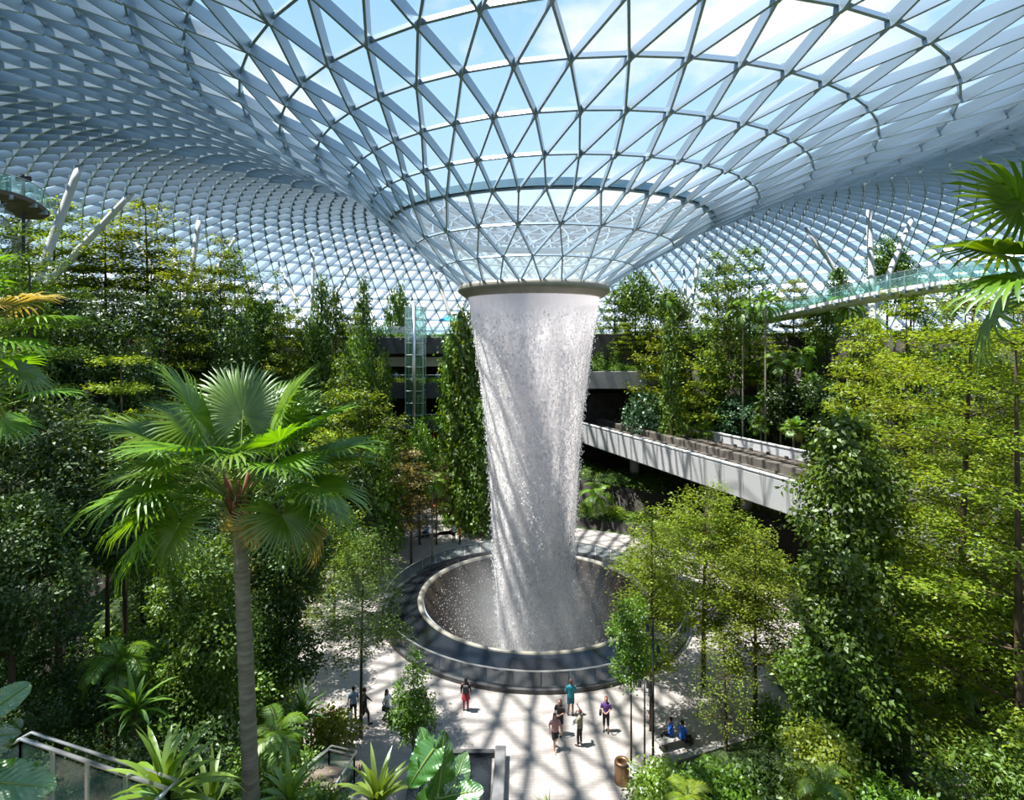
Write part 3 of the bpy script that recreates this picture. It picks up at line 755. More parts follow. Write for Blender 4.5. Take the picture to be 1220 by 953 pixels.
def feather_palm(name,H,Lf,fr,seed,trunk=.08,mat='lf_feather',nleaf=26,bark='palebark',lw=.05,elr=(75,-20)):
    rng=random.Random(seed); root=empty(name); mb=MB()
    mb.tube([(0,0,H*k/8) for k in range(9)],[trunk*(1.2-.4*k/8) for k in range(9)],10)
    if H>1: mb.tube([(0,0,H),(0,0,H+.5)],[trunk*.9,trunk*.4],8,mi=0)
    mb.build('trunk',M[bark],root,True)
    for i in range(fr):
        t=i/max(1,fr-1); el=R_(elr[0]+(elr[1]-elr[0])*t+rng.uniform(-6,6)); a=i*2.4+rng.uniform(-.2,.2)
        p=Vector((0,0,H+.3*(1-t))); dh=Vector((math.cos(a),math.sin(a),0)); sd=Vector((-dh.y,dh.x,0)); pts=[p.copy()]; S_=10; L_=Lf*rng.uniform(.85,1.1)
        dirs=[]
        for k in range(S_):
            fw=dh*math.cos(el)+Vector((0,0,math.sin(el))); dirs.append(fw); p=p+fw*L_/S_; pts.append(p.copy()); el-=R_(9)*(1+.12*k)
        dirs.append(dirs[-1])
        m2=MB(); m2.tube(pts,[.022*(1-.8*k/S_)*(Lf/1.6) for k in range(S_+1)],5); 
        pos=[];dd=[];nn=[];ln=[]
        for k in range(nleaf):
            u=.16+.84*k/nleaf; f=u*S_; k0=min(S_-1,int(f)); q=pts[k0].lerp(pts[k0+1],f-k0); fw=dirs[k0]; up=sd.cross(fw)*-1
            ll=Lf*.30*math.sin(PI*(.12+.82*u))**.7
            for s_ in (-1,1):
                pos.append(q); dd.append(fw*.55+sd*s_*1.0+up*.15+Vector((0,0,-.25))); nn.append(up+Vector((rng.uniform(-.2,.2),rng.uniform(-.2,.2),0))); ln.append(ll*rng.uniform(.9,1.1))
        V,Q=leaf_arrays(np.array(pos),np.array(dd),np.array(nn),ln,[lw*(Lf/1.6)*1.5]*len(ln),.1)
        o=link('frond',np_mesh('frond',V,Q),M[mat],root)
        m2.build('midrib',M['stem'],o)
    return root
def ear_leaf(name,base,tip_dir,Lb,W,nrm,mat,parent,seed=0,wavy=.03,mode='heart'):
    """broad blade with ribs pressed into its surface"""
    base=Vector(base); x=Vector(tip_dir).normalized(); z=Vector(nrm); z=(z-x*z.dot(x)).normalized(); y=z.cross(x)
    nu,nv=84,18; V=[];Q=[]
    for i in range(nu+1):
        u=i/nu; 
        if mode=='heart': hw=W*.5*(math.sin(PI*min(1,u*.93+.07))**.62)*(1.12-.35*u)
        else: hw=W*.5*(math.sin(PI*min(1,u*.94+.05))**.5)
        for j in range(nv+1):
            v=j/nv*2-1
            back=-.22*Lb*abs(v)**1.5*(1-u)*(1 if mode=='heart' else .2)
            rib=.014*Lb*math.cos(v*0+ (u*Lb*1.0-abs(v)*.30*Lb)*2*PI/(Lb*.085))*min(1,abs(v)*3)
            zz=.16*hw*abs(v)-.22*Lb*u*u+rib+wavy*Lb*abs(v)**2*math.sin(u*23+v*3+seed)
            V.append(tuple(base+x*(u*Lb+back)+y*(v*hw)+z*zz))
    for i in range(nu):
        for j in range(nv):
            a=i*(nv+1)+j; Q.append((a,a+1,a+nv+2,a+nv+1))
    o=link('leaf_blade',np_mesh('leaf_blade',V,Q),M[mat],parent,True)
    mb=MB(); mb.tube([base+x*(u*Lb)+z*(-.22*Lb*u*u+.012) for u in np.linspace(0,.96,8)],[.016*(1-.85*k/7) for k in range(8)],6); mb.build('midrib',M['stem'],o)
    return o
def fern(name,seed,Lf=.9,fr=14,mat='lf_feather'):
    return feather_palm(name,.05,Lf,fr,seed,trunk=.05,mat=mat,nleaf=22,bark='bark',lw=.045,elr=(70,5))
# ------------------------------------------------------------------ master plants (moved to their first place, later ones are copies)
MAST={}
def master(key,fn): MAST.setdefault(key,[]).append(dict(root=fn,used=False))
far=[]
for s_ in range(4):
    rg=np.random.default_rng(100+s_)
    master('tier',tiered('layered_tree',8,2.6,6+s_%2,.34,11+s_,leaf=.27,dens=2.6,mat='lf_tier',flat=.13))
    master('tierdark',tiered('layered_tree',8,2.5,7,.30,31+s_,leaf=.27,dens=2.8,mat='lf_tierdark',flat=.18))
    master('broad',blobtree('broadleaf_tree',7,rand_blobs(rg,7,4.2,.30,9),41+s_,leaf=.27,n=3800,mat='lf_broad'))
    master('dark',blobtree('broadleaf_tree',7,rand_blobs(rg,7,4.0,.25,9),51+s_,leaf=.25,n=3800,mat='lf_dark'))
    master('col',columntree('climbing_plant',8,1.9,.04,61+s_,leaf=.24,n=3400,mat='lf_broad'))
    master('cone',tiered('conical_tree',9,1.7,12,.12,71+s_,leaf=.24,dens=2.6,mat='lf_tierdark',flat=.10,shape='cone',droop=.12))
for s_ in range(2):
    master('olive',tiered('layered_tree',7,2.5,6,.36,81+s_,leaf=.26,dens=2.3,mat='lf_olive',flat=.12))
    master('fan',fan_palm('fan_palm',3.4,1.0,16,7+s_,trunk=.12,nseg=20,dead=1))
    for hh in (2.6,5,8,12): master('feather',feather_palm('feather_palm',hh,2.1,12,17+s_+int(hh)*3,nleaf=22)); MAST['feather'][-1]['nh']=hh+1.5
    for hh in (6,9): master('fan',fan_palm('fan_palm',hh,1.0,16,27+s_+hh,trunk=.12,nseg=20,dead=1)); MAST['fan'][-1]['nh']=hh+1.2
    rg=np.random.default_rng(200+s_)
    master('bluetree',blobtree('broadleaf_tree',7,rand_blobs(rg,7,4.0,.25,9),57+s_,leaf=.27,n=3400,mat='lf_blue'))
    master('shrub',blobtree('leafy_shrub',1.8,rand_blobs(rg,1.8,2.2,.25,6,(.3,.45)),91+s_,leaf=.20,n=1500,mat='lf_broad',trunk=.04))
    master('blueshrub',blobtree('leafy_shrub',1.9,rand_blobs(rg,1.9,2.2,.25,6,(.3,.45)),93+s_,leaf=.22,n=1400,mat='lf_blue',trunk=.04))
    master('limeshrub',blobtree('leafy_shrub',1.8,rand_blobs(rg,1.8,2.3,.2,6,(.3,.45)),95+s_,leaf=.20,n=1500,mat='lf_tier',trunk=.04))
    master('strap',strap_plant('strap_leaf_plant',5+s_,nl=24,Ln=1.3,W=.15))
    master('fern',fern('arching_fern',15+s_,1.3,12))
NATH={'bluetree':7.2,'tier':8,'tierdark':8,'broad':7.2,'dark':7.2,'col':8,'cone':9,'olive':7,'fan':4.6,'feather':5.6,'shrub':1.9,'blueshrub':2,'limeshrub':1.9,'strap':1.2,'fern':1.0}
NATW={'bluetree':4.4,'tier':5.2,'tierdark':5,'broad':4.6,'dark':4.4,'col':2.1,'cone':3.4,'olive':5,'fan':4,'feather':3.6,'shrub':2.4,'blueshrub':2.4,'limeshrub':2.4,'strap':2.2,'fern':2.2}
LOOK={'bluetree':('blue-green broad-leaved tree','tree'),'tier':('yellow-green tiered tree','tree'),'tierdark':('mid-green tiered tree','tree'),'broad':('bushy glossy-leaved tree','tree'),'dark':('dense dark-green tree','tree'),
 'col':('narrow upright climber-clad tree','tree'),'cone':('slim conical dark tree','tree'),'olive':('bronze-tinted tiered tree','tree'),'fan':('small fan palm','palm'),'feather':('feather-leaved palm','palm'),
 'shrub':('glossy green shrub','shrub'),'blueshrub':('blue-green shrub','shrub'),'limeshrub':('lime-green shrub','shrub'),'strap':('strap-leaved plant','plant'),'fern':('arching fern','fern')}
prng=random.Random(77); PL=[]
def put(key,x,y,z=None,H=None,W=None,rz=None,label=None,group=None,place=None,var=None):
    if z is None: z=terr(x,y)-.1
    v=MAST[key]; it=v[prng.randrange(len(v)) if var is None else var]
    nh=NATH[key]
    if 'nh' in v[-1]:
        for q in v: q.setdefault('nh',NATH[key])
        tH=H or nh; tW=W or NATW[key]*.9; it=min(v,key=lambda q:abs(math.log((tH/q['nh'])/(tW/NATW[key])))+prng.random()*.1); nh=it['nh']; H=tH; W=None
    sz=(H/nh) if H else prng.uniform(.85,1.15); sx=(W/NATW[key]) if W else sz
    if not it['used']: o=it['root']; it['used']=True
    else:
        o=copy_tree(it['root'])
    o.location=(x,y,z); o.rotation_euler=(0,0,prng.random()*6.28 if rz is None else rz); o.scale=(sx,sx,sz)
    look,cat=LOOK[key]; tag(o,label,cat,group)
    if label is None: PL.append(dict(o=o,key=key,x=x,y=y,z=z,H=sz*NATH[key],place=place))
    return o
def putpx(key,px,top,d,W=None,**k):
    """stand a plant on the ground at distance d so that its top reaches a height"""
    p=at(px,top,d); z=terr(p.x,p.y)-.1; H=p.z-z
    if H<.5: H=.8
    if H>3.2 and 'shrub' in key: key={'shrub':'broad','limeshrub':'tier','blueshrub':'bluetree'}[key]; W=W*1.2
    return put(key,p.x,p.y,z,H,(W/F*d) if W else None,**k)

# specific crowns along the garden edge (left)
for a in [('tier',62,240,62,95),('tier',126,264,64,90),('tier',176,245,66,105),('tier',20,262,44,80),('tier',262,285,62,62),('tierdark',300,330,58,60),('cone',330,322,56,34),
          ('tier',215,300,56,70),('col',383,334,58,24),('col',400,352,60,22),('col',433,338,64,22),('broad',474,350,72,46),('cone',355,352,60,30),('tierdark',280,300,66,60),
          ('tier',100,300,64,70),('dark',135,345,50,80),('dark',190,345,50,80),('dark',240,350,54,70),('dark',60,350,44,90),('broad',15,320,38,80),('dark',150,380,44,80),('dark',95,370,42,90),('tierdark',245,322,60,70),('broad',312,362,58,60),('tier',345,378,57,56),('broad',372,385,58,50),('tierdark',418,378,60,50),('tier',225,372,50,70),('dark',285,375,52,70),('tierdark',180,300,64,80),('broad',445,385,66,40)]:
    putpx(a[0],a[1],a[2],a[3],a[4],place='left')
# right of the waterfall
for a in [('tierdark',782,372,70,60),('broad',800,345,74,46),('tierdark',855,305,64,66),('tierdark',893,300,66,70),('tierdark',868,318,60,60),('col',800,380,60,26),
          ('tier',790,395,66,84),('tier',845,420,62,90),('feather',795,345,72,44),('feather',912,345,56,56),('feather',885,352,58,50),('tier',945,335,66,60),('col',1000,322,70,26),
          ('broad',1057,285,75,52),('broad',1085,320,72,40),('feather',930,415,56,50),('fan',850,470,62,46),('bluetree',782,430,68,50),('blueshrub',770,465,64,50),('blueshrub',880,470,60,50),
          ('fan',912,470,57,44),('tier',800,435,66,64),('tier',905,405,60,74),('feather',1010,345,56,50),('tier',1030,385,44,90),('broad',985,360,60,50),('feather',815,478,64,44),('fan',838,505,60,36),
          ('dark',925,435,57,66),('dark',975,450,54,66),('tier',1080,345,46,90),('tierdark',1150,340,40,100)]:
    putpx(a[0],a[1],a[2],a[3],a[4],place='right')
for k_,px,top,dd,w_ in [('tier',712,385,73,46),('tierdark',733,350,74,60),('broad',757,325,73,60),('feather',745,335,75,44),('tier',748,385,71,44),('broad',724,410,71,34),('tier',770,390,71.5,50),('shrub',705,425,70.5,34),('shrub',738,432,70.2,34)]:
    p_=at(px,top,dd); put(k_,p_.x,p_.y,14.75,p_.z-14.75,w_/F*dd,place='right')
for k_,px,top,dd,w_ in [('dark',748,560,61,60),('dark',790,565,57,60),('shrub',700,600,60,34),('limeshrub',728,605,57.5,30),('fern',742,612,57,26),('broad',770,575,60,50),('shrub',760,612,57,34)]: putpx(k_,px,top,dd,w_,place='right')
# green wall by the stair entrance and the dense centre left
for a in [('col',553,372,56,42),('col',540,400,57,34),('col',566,395,57,36),('col',560,470,55,32),('col',575,480,54,32),('tier',548,385,60,46),('tier',440,470,52,80),('tierdark',470,500,50,70),('tierdark',410,430,50,80),
          ('olive',490,540,47,70),('broad',450,520,46,70),('feather',515,560,48,44),('fan',455,580,46,40),('tier',405,470,46,70),('broad',425,400,56,50),('col',458,425,58,22),('dark',420,560,44,70),('tier',380,520,42,80),('broad',500,505,52,44),('olive',520,545,52,40),('broad',590,560,56,40),('tierdark',575,440,60,40)]:
    putpx(a[0],a[1],a[2],a[3],a[4],place='left')
# hillside planting, terrace by terrace
def blocked(x,y):
    q=Vector((x,y))-TRK_A
    if abs(q.dot(TRK_N))<6.0 and q.dot(TRK_D)>-10: return True
    if -18.5<x<-4.6 and y>10: return True
    if q.dot(TRK_N)>3 and x>2 and y>-9: return True
    px,py,d=proj((x,y,terr(x,y)+3))
    if d<20 or px<-70 or px>1290: return True
    if 555<px<700 and y>10: return False
    return False
kinds_l=['tierdark','dark','broad','tier','tierdark','dark','col','broad','olive','cone','feather']
kinds_r=['tier','broad','feather','tier','fan','col','broad','tierdark','blueshrub','tier']
for ti,(r,sp_) in enumerate([(19.3,4.2),(23.6,4.2),(28.4,4.4),(33.6,4.6),(39.2,4.9),(44.8,5.4)]):
    n=int(2*PI*r/sp_)
    for k in range(n):
        a=2*PI*(k+prng.uniform(-.3,.3))/n; rr=r+prng.uniform(-1,1); x,y=rr*math.cos(a),rr*math.sin(a)
        if y<-16 or blocked(x,y): continue
        kk=(kinds_l if x<0 else kinds_r)[prng.randrange(11 if x<0 else 10)]
        if y>30 and -6<x<16: continue
        H={'tier':6.2,'tierdark':6.2,'broad':5.4,'dark':5.5,'col':6.5,'cone':6.5,'olive':5.5,'feather':5,'fan':3.6,'blueshrub':2.2}[kk]*prng.uniform(.75,1.1)
        if ti>=4: H*=.75
        put(kk,x,y,None,H,H*NATW[kk]/NATH[kk]*prng.uniform(.9,1.2),place='left' if x<0 else 'right')
        # undergrowth beside it
        for _ in range(1):
            b=a+prng.uniform(-.5,.5)*sp_/r; r2=r-2.0+prng.uniform(-.3,.3); x2,y2=r2*math.cos(b),r2*math.sin(b)
            if y2<-16 or blocked(x2,y2): continue
            put(prng.choice(['shrub','limeshrub','blueshrub','strap','fern','shrub']),x2,y2,None,prng.uniform(1.3,2.3),place='left' if x<0 else 'right')

# ------------------------------------------------------------------ nearer trees, individual meshes
def near(o,px,d,z=None,label=None,cat='tree',group=None,rz=0,sc=1):
    p=at(px,500,d); zz=terr(p.x,p.y)-.1 if z is None else z
    o.location=(p.x,p.y,zz); o.rotation_euler=(0,0,rz); o.scale=(sc,sc,sc); tag(o,label,cat,group); return o
def Hto(px,top,d):
    p=at(px,top,d); return p.z-(terr(p.x,p.y)-.1)
NT=[]
# left mass
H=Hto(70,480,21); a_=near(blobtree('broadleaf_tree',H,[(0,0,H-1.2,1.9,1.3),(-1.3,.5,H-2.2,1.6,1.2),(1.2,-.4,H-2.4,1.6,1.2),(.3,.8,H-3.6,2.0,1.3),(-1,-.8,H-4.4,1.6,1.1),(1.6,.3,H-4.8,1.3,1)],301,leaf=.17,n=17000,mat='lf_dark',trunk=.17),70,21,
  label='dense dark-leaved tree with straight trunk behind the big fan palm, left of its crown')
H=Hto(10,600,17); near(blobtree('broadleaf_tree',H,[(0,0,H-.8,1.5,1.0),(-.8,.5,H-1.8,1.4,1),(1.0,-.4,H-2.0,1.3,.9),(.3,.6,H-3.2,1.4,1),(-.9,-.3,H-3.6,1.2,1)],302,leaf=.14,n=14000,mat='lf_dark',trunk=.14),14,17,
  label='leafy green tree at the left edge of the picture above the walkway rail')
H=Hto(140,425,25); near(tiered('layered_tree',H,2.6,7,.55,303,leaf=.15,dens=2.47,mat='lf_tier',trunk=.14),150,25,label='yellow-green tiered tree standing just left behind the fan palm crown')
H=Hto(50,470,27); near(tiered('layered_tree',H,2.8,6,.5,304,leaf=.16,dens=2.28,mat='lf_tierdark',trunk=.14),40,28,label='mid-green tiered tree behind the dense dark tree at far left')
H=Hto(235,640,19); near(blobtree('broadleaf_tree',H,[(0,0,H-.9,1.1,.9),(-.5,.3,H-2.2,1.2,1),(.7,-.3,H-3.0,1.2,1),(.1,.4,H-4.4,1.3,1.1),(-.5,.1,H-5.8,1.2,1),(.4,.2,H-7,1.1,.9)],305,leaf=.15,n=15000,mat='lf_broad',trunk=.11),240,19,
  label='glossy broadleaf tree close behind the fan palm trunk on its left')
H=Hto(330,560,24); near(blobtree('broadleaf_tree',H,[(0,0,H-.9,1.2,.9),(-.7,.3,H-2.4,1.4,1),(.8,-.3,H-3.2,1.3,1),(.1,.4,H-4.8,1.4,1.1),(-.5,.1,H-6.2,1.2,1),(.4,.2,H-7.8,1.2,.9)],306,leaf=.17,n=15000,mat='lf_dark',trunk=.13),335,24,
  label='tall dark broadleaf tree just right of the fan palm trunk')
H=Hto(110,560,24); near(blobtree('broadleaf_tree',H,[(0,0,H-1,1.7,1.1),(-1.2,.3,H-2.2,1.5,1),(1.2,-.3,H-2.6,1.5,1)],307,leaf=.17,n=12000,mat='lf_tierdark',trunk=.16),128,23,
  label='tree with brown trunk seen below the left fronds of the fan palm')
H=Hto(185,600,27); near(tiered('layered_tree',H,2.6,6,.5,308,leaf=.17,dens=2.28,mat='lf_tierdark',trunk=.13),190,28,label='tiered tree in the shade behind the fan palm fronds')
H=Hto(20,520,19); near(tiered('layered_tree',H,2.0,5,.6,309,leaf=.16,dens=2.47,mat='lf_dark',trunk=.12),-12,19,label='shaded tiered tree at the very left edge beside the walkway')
# trees between palm and waterfall
H=Hto(432,640,26.5); near(tiered('layered_tree',H,2.4,7,.45,320,leaf=.14,dens=2.18,mat='lf_tierdark',trunk=.085,flat=.22),430,26.5,label='slender airy tree on the plaza edge between the fan palm and the pool')
H=Hto(345,640,31); near(tiered('layered_tree',H,2.4,6,.4,321,leaf=.16,dens=2.28,mat='lf_tier',trunk=.1,flat=.2),352,31,label='yellow-green tree on the plaza behind the slender airy tree, to its left')
H=Hto(400,610,36); near(tiered('layered_tree',H,2.6,6,.35,322,leaf=.18,dens=2.28,mat='lf_tier',trunk=.1,flat=.2),398,37,label='light green tree leaning over the plaza left of the pool rim')
H=Hto(492,775,23.6); near(blobtree('young_tree',H,[(0,0,H-.35,.28,.4),(.1,.05,H-1.0,.45,.4),(-.15,0,H-1.6,.6,.5),(.25,-.1,H-2.2,.7,.5),(-.3,.1,H-2.6,.75,.5),(.15,.15,H-3.1,.8,.5)],323,leaf=.12,n=5200,mat='lf_broad',trunk=.04),492,23.6,
  label='young conical tree on the plaza below the pool balustrade')
# right of the plaza
H=Hto(830,590,31); near(tiered('layered_tree',H,4.4,8,.40,330,leaf=.18,dens=2.56,mat='lf_tier',trunk=.14,flat=.15,shape='dome'),838,30.5,label='wide yellow-green tiered tree below the track bridge, right of the pool')
H=Hto(770,610,27); near(tiered('layered_tree',H,2.0,8,.32,331,leaf=.15,dens=2.38,mat='lf_tier',trunk=.11,flat=.2),776,27,label='bright tree hiding the right rim of the pool, beside the black lamp post')
H=Hto(905,640,27); near(tiered('layered_tree',H,2.9,7,.35,332,leaf=.16,dens=2.47,mat='lf_tier',trunk=.12,flat=.17),900,27,label='bright tiered tree between the lamp post and the climber-clad tree')
H=Hto(865,760,25); near(tiered('layered_tree',H,1.7,5,.35,333,leaf=.10,dens=.8,mat='lf_tier',trunk=.09,flat=.2),865,25,label='thin-stemmed sparse tree in front of the wide tiered tree')
H=Hto(755,720,24); near(blobtree('broadleaf_tree',H,[(0,0,H-.5,.6,.6),(-.2,0,H-1.4,.7,.6),(.3,0,H-2.2,.75,.6),(-.1,0,H-3,.7,.6)],334,leaf=.13,n=4200,mat='lf_broad',trunk=.05),752,24.5,label='small glossy tree left of the black lamp post at the pool edge')
# climber clad tree
H=Hto(1010,498,16); near(columntree('climber_clad_tree',H,2.3,.0,340,leaf=.16,n=26000,mat='lf_broad',taper=.25,rough=.32),1010,16,label='tall tree trunk fully clad in glossy climbers, right of the track bridge end')
# big right trees
H=Hto(1130,350,17); near(tiered('layered_tree',H,3.7,13,.22,341,leaf=.135,dens=2.38,mat='lf_tier',trunk=.17,flat=.13,shape='dome'),1140,17,label='large yellow-green tiered tree filling the right side of the picture')
H=Hto(1220,395,13.5); near(tiered('layered_tree',H,3.0,9,.3,342,leaf=.12,dens=2.28,mat='lf_tier',trunk=.15,flat=.12),1215,13.8,label='tiered tree at the right edge, in front of the large tiered tree')
H=Hto(1085,430,22); near(tiered('layered_tree',H,3.8,10,.3,343,leaf=.16,dens=2.38,mat='lf_tier',trunk=.15,flat=.15),1080,23,label='tiered tree behind the climber-clad tree, right of the track bridge')
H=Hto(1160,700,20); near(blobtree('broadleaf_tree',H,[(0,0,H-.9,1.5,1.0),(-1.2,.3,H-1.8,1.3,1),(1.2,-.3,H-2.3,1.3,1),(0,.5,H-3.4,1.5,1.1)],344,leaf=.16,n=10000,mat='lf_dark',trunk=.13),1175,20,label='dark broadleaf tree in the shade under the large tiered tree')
H=Hto(1020,740,16); near(blobtree('broadleaf_tree',H,[(0,0,H-.6,.9,.7),(-.6,.3,H-1.3,.8,.6),(.6,-.3,H-1.6,.9,.7),(0,.2,H-2.4,1.0,.8)],345,leaf=.14,n=6000,mat='lf_broad',trunk=.08),1000,15.5,label='leafy sapling at the foot of the climber-clad tree')
H=Hto(1190,360,24); near(tiered('layered_tree',H,3.6,8,.35,346,leaf=.17,dens=2.28,mat='lf_tier',trunk=.15,flat=.15),1200,25,label='tiered tree farther back at the right edge under the walk bridge')

# ------------------------------------------------------------------ big fan palm in front
fp=empty('fan_palm'); tag(fp,'large single-trunk fan palm in front, its crown left of the waterfall','palm')
p0=at(300,960,11.2); fp.location=(p0.x,p0.y,terr(p0.x,p0.y)-.2)
crown=at(284,592,11.2)-Vector(fp.location)
mb=MB(); K=70; base=Vector((.06,0,0)); pts=[]
for k in range(K+1):
    t=k/K; pts.append((base.x+(crown.x-base.x)*t**1.2, crown.y*t, crown.z*t))
mb.tube(pts,[(.165-.035*k/K)*(1.05 if k%2 else .96) for k in range(K+1)],18); mb.build('trunk',M['palebark'],fp,True)
mb=MB(); 
for k in range(14):
    a=k*2.4; z=crown.z-.55+.05*k; r=.13
    mb.tube([(crown.x+r*math.cos(a)*.7,crown.y+r*math.sin(a)*.7,z-.12),(crown.x+r*1.5*math.cos(a),crown.y+r*1.5*math.sin(a),z+.16),(crown.x+r*1.9*math.cos(a),crown.y+r*1.9*math.sin(a),z+.42)],[.05,.055,.02],6)
mb.build('leaf_bases',basic('red_brown_fibre',(.28,.12,.05),.9,0,col2=(.16,.08,.04),scale=8),fp,True)
# fronds: hub offset from the crown in picture pixels (x right, y up), depth offset (m), blade length (m), bend, colour
FR=[(-48,100,-.2,1.15,.0,0),(-70,78,.5,1.05,.15,0),(-12,92,.6,1.0,0,0),(26,96,.7,1.0,.25,0),(48,104,.4,1.05,.05,0),(62,72,-.5,1.0,.35,0),(88,84,.1,.95,.25,0),
    (-95,70,-.2,1.15,.2,0),(-100,38,.5,1.1,.2,0),(-60,42,-.8,1.0,.6,0),(20,60,-.9,.95,.7,0),(96,36,.3,1.05,.35,0),(104,18,-.4,1.0,.45,0),(-92,8,-.5,1.15,.25,0),(-80,-8,.4,1.05,.3,0),
    (-84,-34,-.3,1.1,.55,0),(-40,-18,-.9,.95,.95,0),(98,-14,.2,.95,.55,0),(70,-10,-.7,.9,.9,0),(34,-22,-.5,.5,1.3,1),(60,-34,.2,.62,1.0,1),(-62,58,.9,1.1,.2,0),(-108,-22,.2,1.05,.35,0),(108,52,.2,1.0,.3,0),(-24,104,.9,1.0,.0,0),(84,-36,.0,.8,.9,1),(36,78,.9,1.0,.1,0),(-70,20,-.9,1.0,.6,0),(-46,0,.9,1.0,.5,0),(46,20,.9,1.0,.5,0),(8,-24,-.3,.4,1.5,1),(-26,66,-1.1,1.05,.55,0),(0,70,1.0,1.1,.1,0),(70,50,-.9,.95,.5,0)]
for i,(dx,dy,dz,lb,tl,yl) in enumerate(FR):
    s_=11.2/F; hub=crown+Vector((dx*s_,dz,dy*s_))
    st=crown+Vector((dx*s_*.06,dz*.08,-.18+.12*(dy>40)))
    fan_frond('frond',st,hub,lb*1.1,'lf_fanyellow' if yl else 'lf_fan',fp,tilt=tl,seed=900+i,nseg=44,droop=.30 if dy>30 else .5,cup=.28,pet=.022)
# second palm at the left edge, and the one at the right edge
def edge_palm(px,py,d,fr,seed,label,Lb=1.1,yel=()):
    o=empty('fan_palm'); tag(o,label,'palm'); p=at(px,py,d); zt=terr(p.x,p.y)-.2 if d>9 else 5
    o.location=(p.x,p.y,zt); h=p.z-zt; mb=MB(); K=40; mb.tube([(0,0,h*k/K) for k in range(K+1)],[.13*(1.03 if k%2 else .97) for k in range(K+1)],12); mb.build('trunk',M['palebark'],o,True)
    for i,(dx,dy,dz,tl) in enumerate(fr):
        s_=d/F; fan_frond('frond',(0,0,h-.1),Vector((dx*s_,dz,h+dy*s_)),Lb,'lf_fanyellow' if i in yel else 'lf_fan',o,tilt=tl,seed=seed+i,nseg=32,droop=.4)
edge_palm(-72,432,13,[(45,95,0,.1),(80,70,.3,.3),(95,25,-.3,.4),(85,-10,.2,.6),(60,60,-.6,.5),(20,90,.5,0),(-60,60,0,.2),(-70,0,0,.5),(100,50,.5,.25),(50,-30,-.4,.9)],950,'fan palm at the left edge with fronds reaching in beside the terrace',1.0,(1,4))
edge_palm(1285,330,7.5,[(-70,85,0,.1),(-80,30,.2,.15),(-85,-5,-.2,.35),(-40,90,.4,0),(50,70,0,.2),(60,0,0,.4),(-60,-40,.4,.7),(20,90,-.4,0)],970,'fan palm at the right edge with pale-lit fronds over the walk bridge',.95,())
edge_palm(-34,500,15,[(-45,50,0,.2),(48,62,0,.2),(78,30,.3,.3),(-20,70,.4,.1),(50,0,-.3,.6),(0,30,-.6,.6),(-60,0,0,.6)],990,'low bright fan palm under the left edge palm',.95)

# ------------------------------------------------------------------ foreground plants at the bottom
def fg(o,px,py,d,label,cat='plant',sc=1,rz=0):
    p=at(px,py,d); o.location=p; o.scale=(sc,)*3; o.rotation_euler=(0,0,rz); tag(o,label,cat)
    # stem or mound down to the slope
    return o
def elephant(px,py,d,leaves,label,mat='lf_big'):
    o=empty('elephant_ear_plant'); tag(o,label,'plant'); p=at(px,py,d); z0=terr(p.x,p.y)-.05; o.location=(p.x,p.y,z0); s_=d/F
    for i,(bx,by,tx,ty,dz,Lb,W,nz,md) in enumerate(leaves):
        b=Vector(((bx-px)*s_,0,p.z-(by-py)*s_-z0)); t=Vector(((tx-bx)*s_,dz,-(ty-by)*s_))
        lf=ear_leaf('leaf_blade',b,t,Lb,W,nz,mat,o,i*3,mode=md)
        mb=MB(); mb.tube([(0.02*i,0,0),(b.x*.4,b.y+.1,b.z*.6),tuple(b)],[.05,.04,.022],8); mb.build('petiole',M['stem'],o,True)
    return o
elephant(520,985,8.2,[(522,943,532,876,-.05,.80,.44,(.35,-1,.25),'heart'),(517,892,480,932,-.25,.58,.46,(-.1,-.8,.75),'heart'),(522,952,576,926,-.15,.66,.34,(.15,-.6,1),'oval'),(512,915,500,872,.3,.52,.40,(.5,-.6,.2),'heart'),(520,950,486,968,.1,.5,.4,(-.1,-.6,.8),'heart'),(540,940,560,900,.5,.5,.36,(.1,-.5,.6),'heart')],
  'elephant-ear plant with large ribbed leaves at the bottom centre-left of the plaza')
elephant(0,985,7.2,[(-40,930,78,925,-.1,1.05,.50,(.0,-.75,1),'oval'),(-20,905,25,850,.2,.5,.3,(.4,-.8,.4),'oval'),(-15,850,22,822,.3,.45,.32,(.3,-.8,.5),'oval'),(-30,880,30,870,0,.5,.34,(.2,-.7,.6),'heart')],
  'broad-leaved plant in the bottom left corner beside the walkway rail')
def strapfg(px,py,d,Ln,W,nl,label,mat='lf_strap',seed=0,el=(.2,1.45)):
    o=strap_plant('strap_leaf_plant',seed,nl=nl,Ln=Ln,W=W,mat=mat,elmin=el[0],elmax=el[1],droop=1.1)
    p=at(px,py,d); o.location=p; tag(o,label,'plant')
    z0=terr(p.x,p.y); mb=MB(); mb.tube([(0,0,z0-p.z-.1),(0,0,.1)],[.06,.045],8); mb.build('stalk',M['bark'],o)
    return o
strapfg(195,955,9.5,1.25,.13,34,'large lime strap-leaved plant beside the corner of the left walkway rail',seed=1)
strapfg(345,960,11.5,.95,.10,28,'strap-leaved plant right of the fan palm trunk',seed=2)
strapfg(450,965,9.0,.80,.09,30,'bright strap-leaved plant left of the elephant-ear leaves',seed=3,el=(.4,1.5))
strapfg(250,975,12.0,1.1,.12,28,'darker strap-leaved plant left of the fan palm trunk','lf_broad',seed=4)
strapfg(160,850,16,1.1,.13,24,'shaded strap-leaved plant on the slope below the left trees','lf_broad',seed=5)
strapfg(360,860,20,1.3,.10,30,'spiky dark plant at the plaza edge beneath the slender airy tree','lf_dark',seed=6,el=(.7,1.5))
strapfg(655,985,20,1.0,.05,40,'tuft of thin yellow-green leaves at the bottom centre of the plaza',seed=7,el=(.6,1.5))
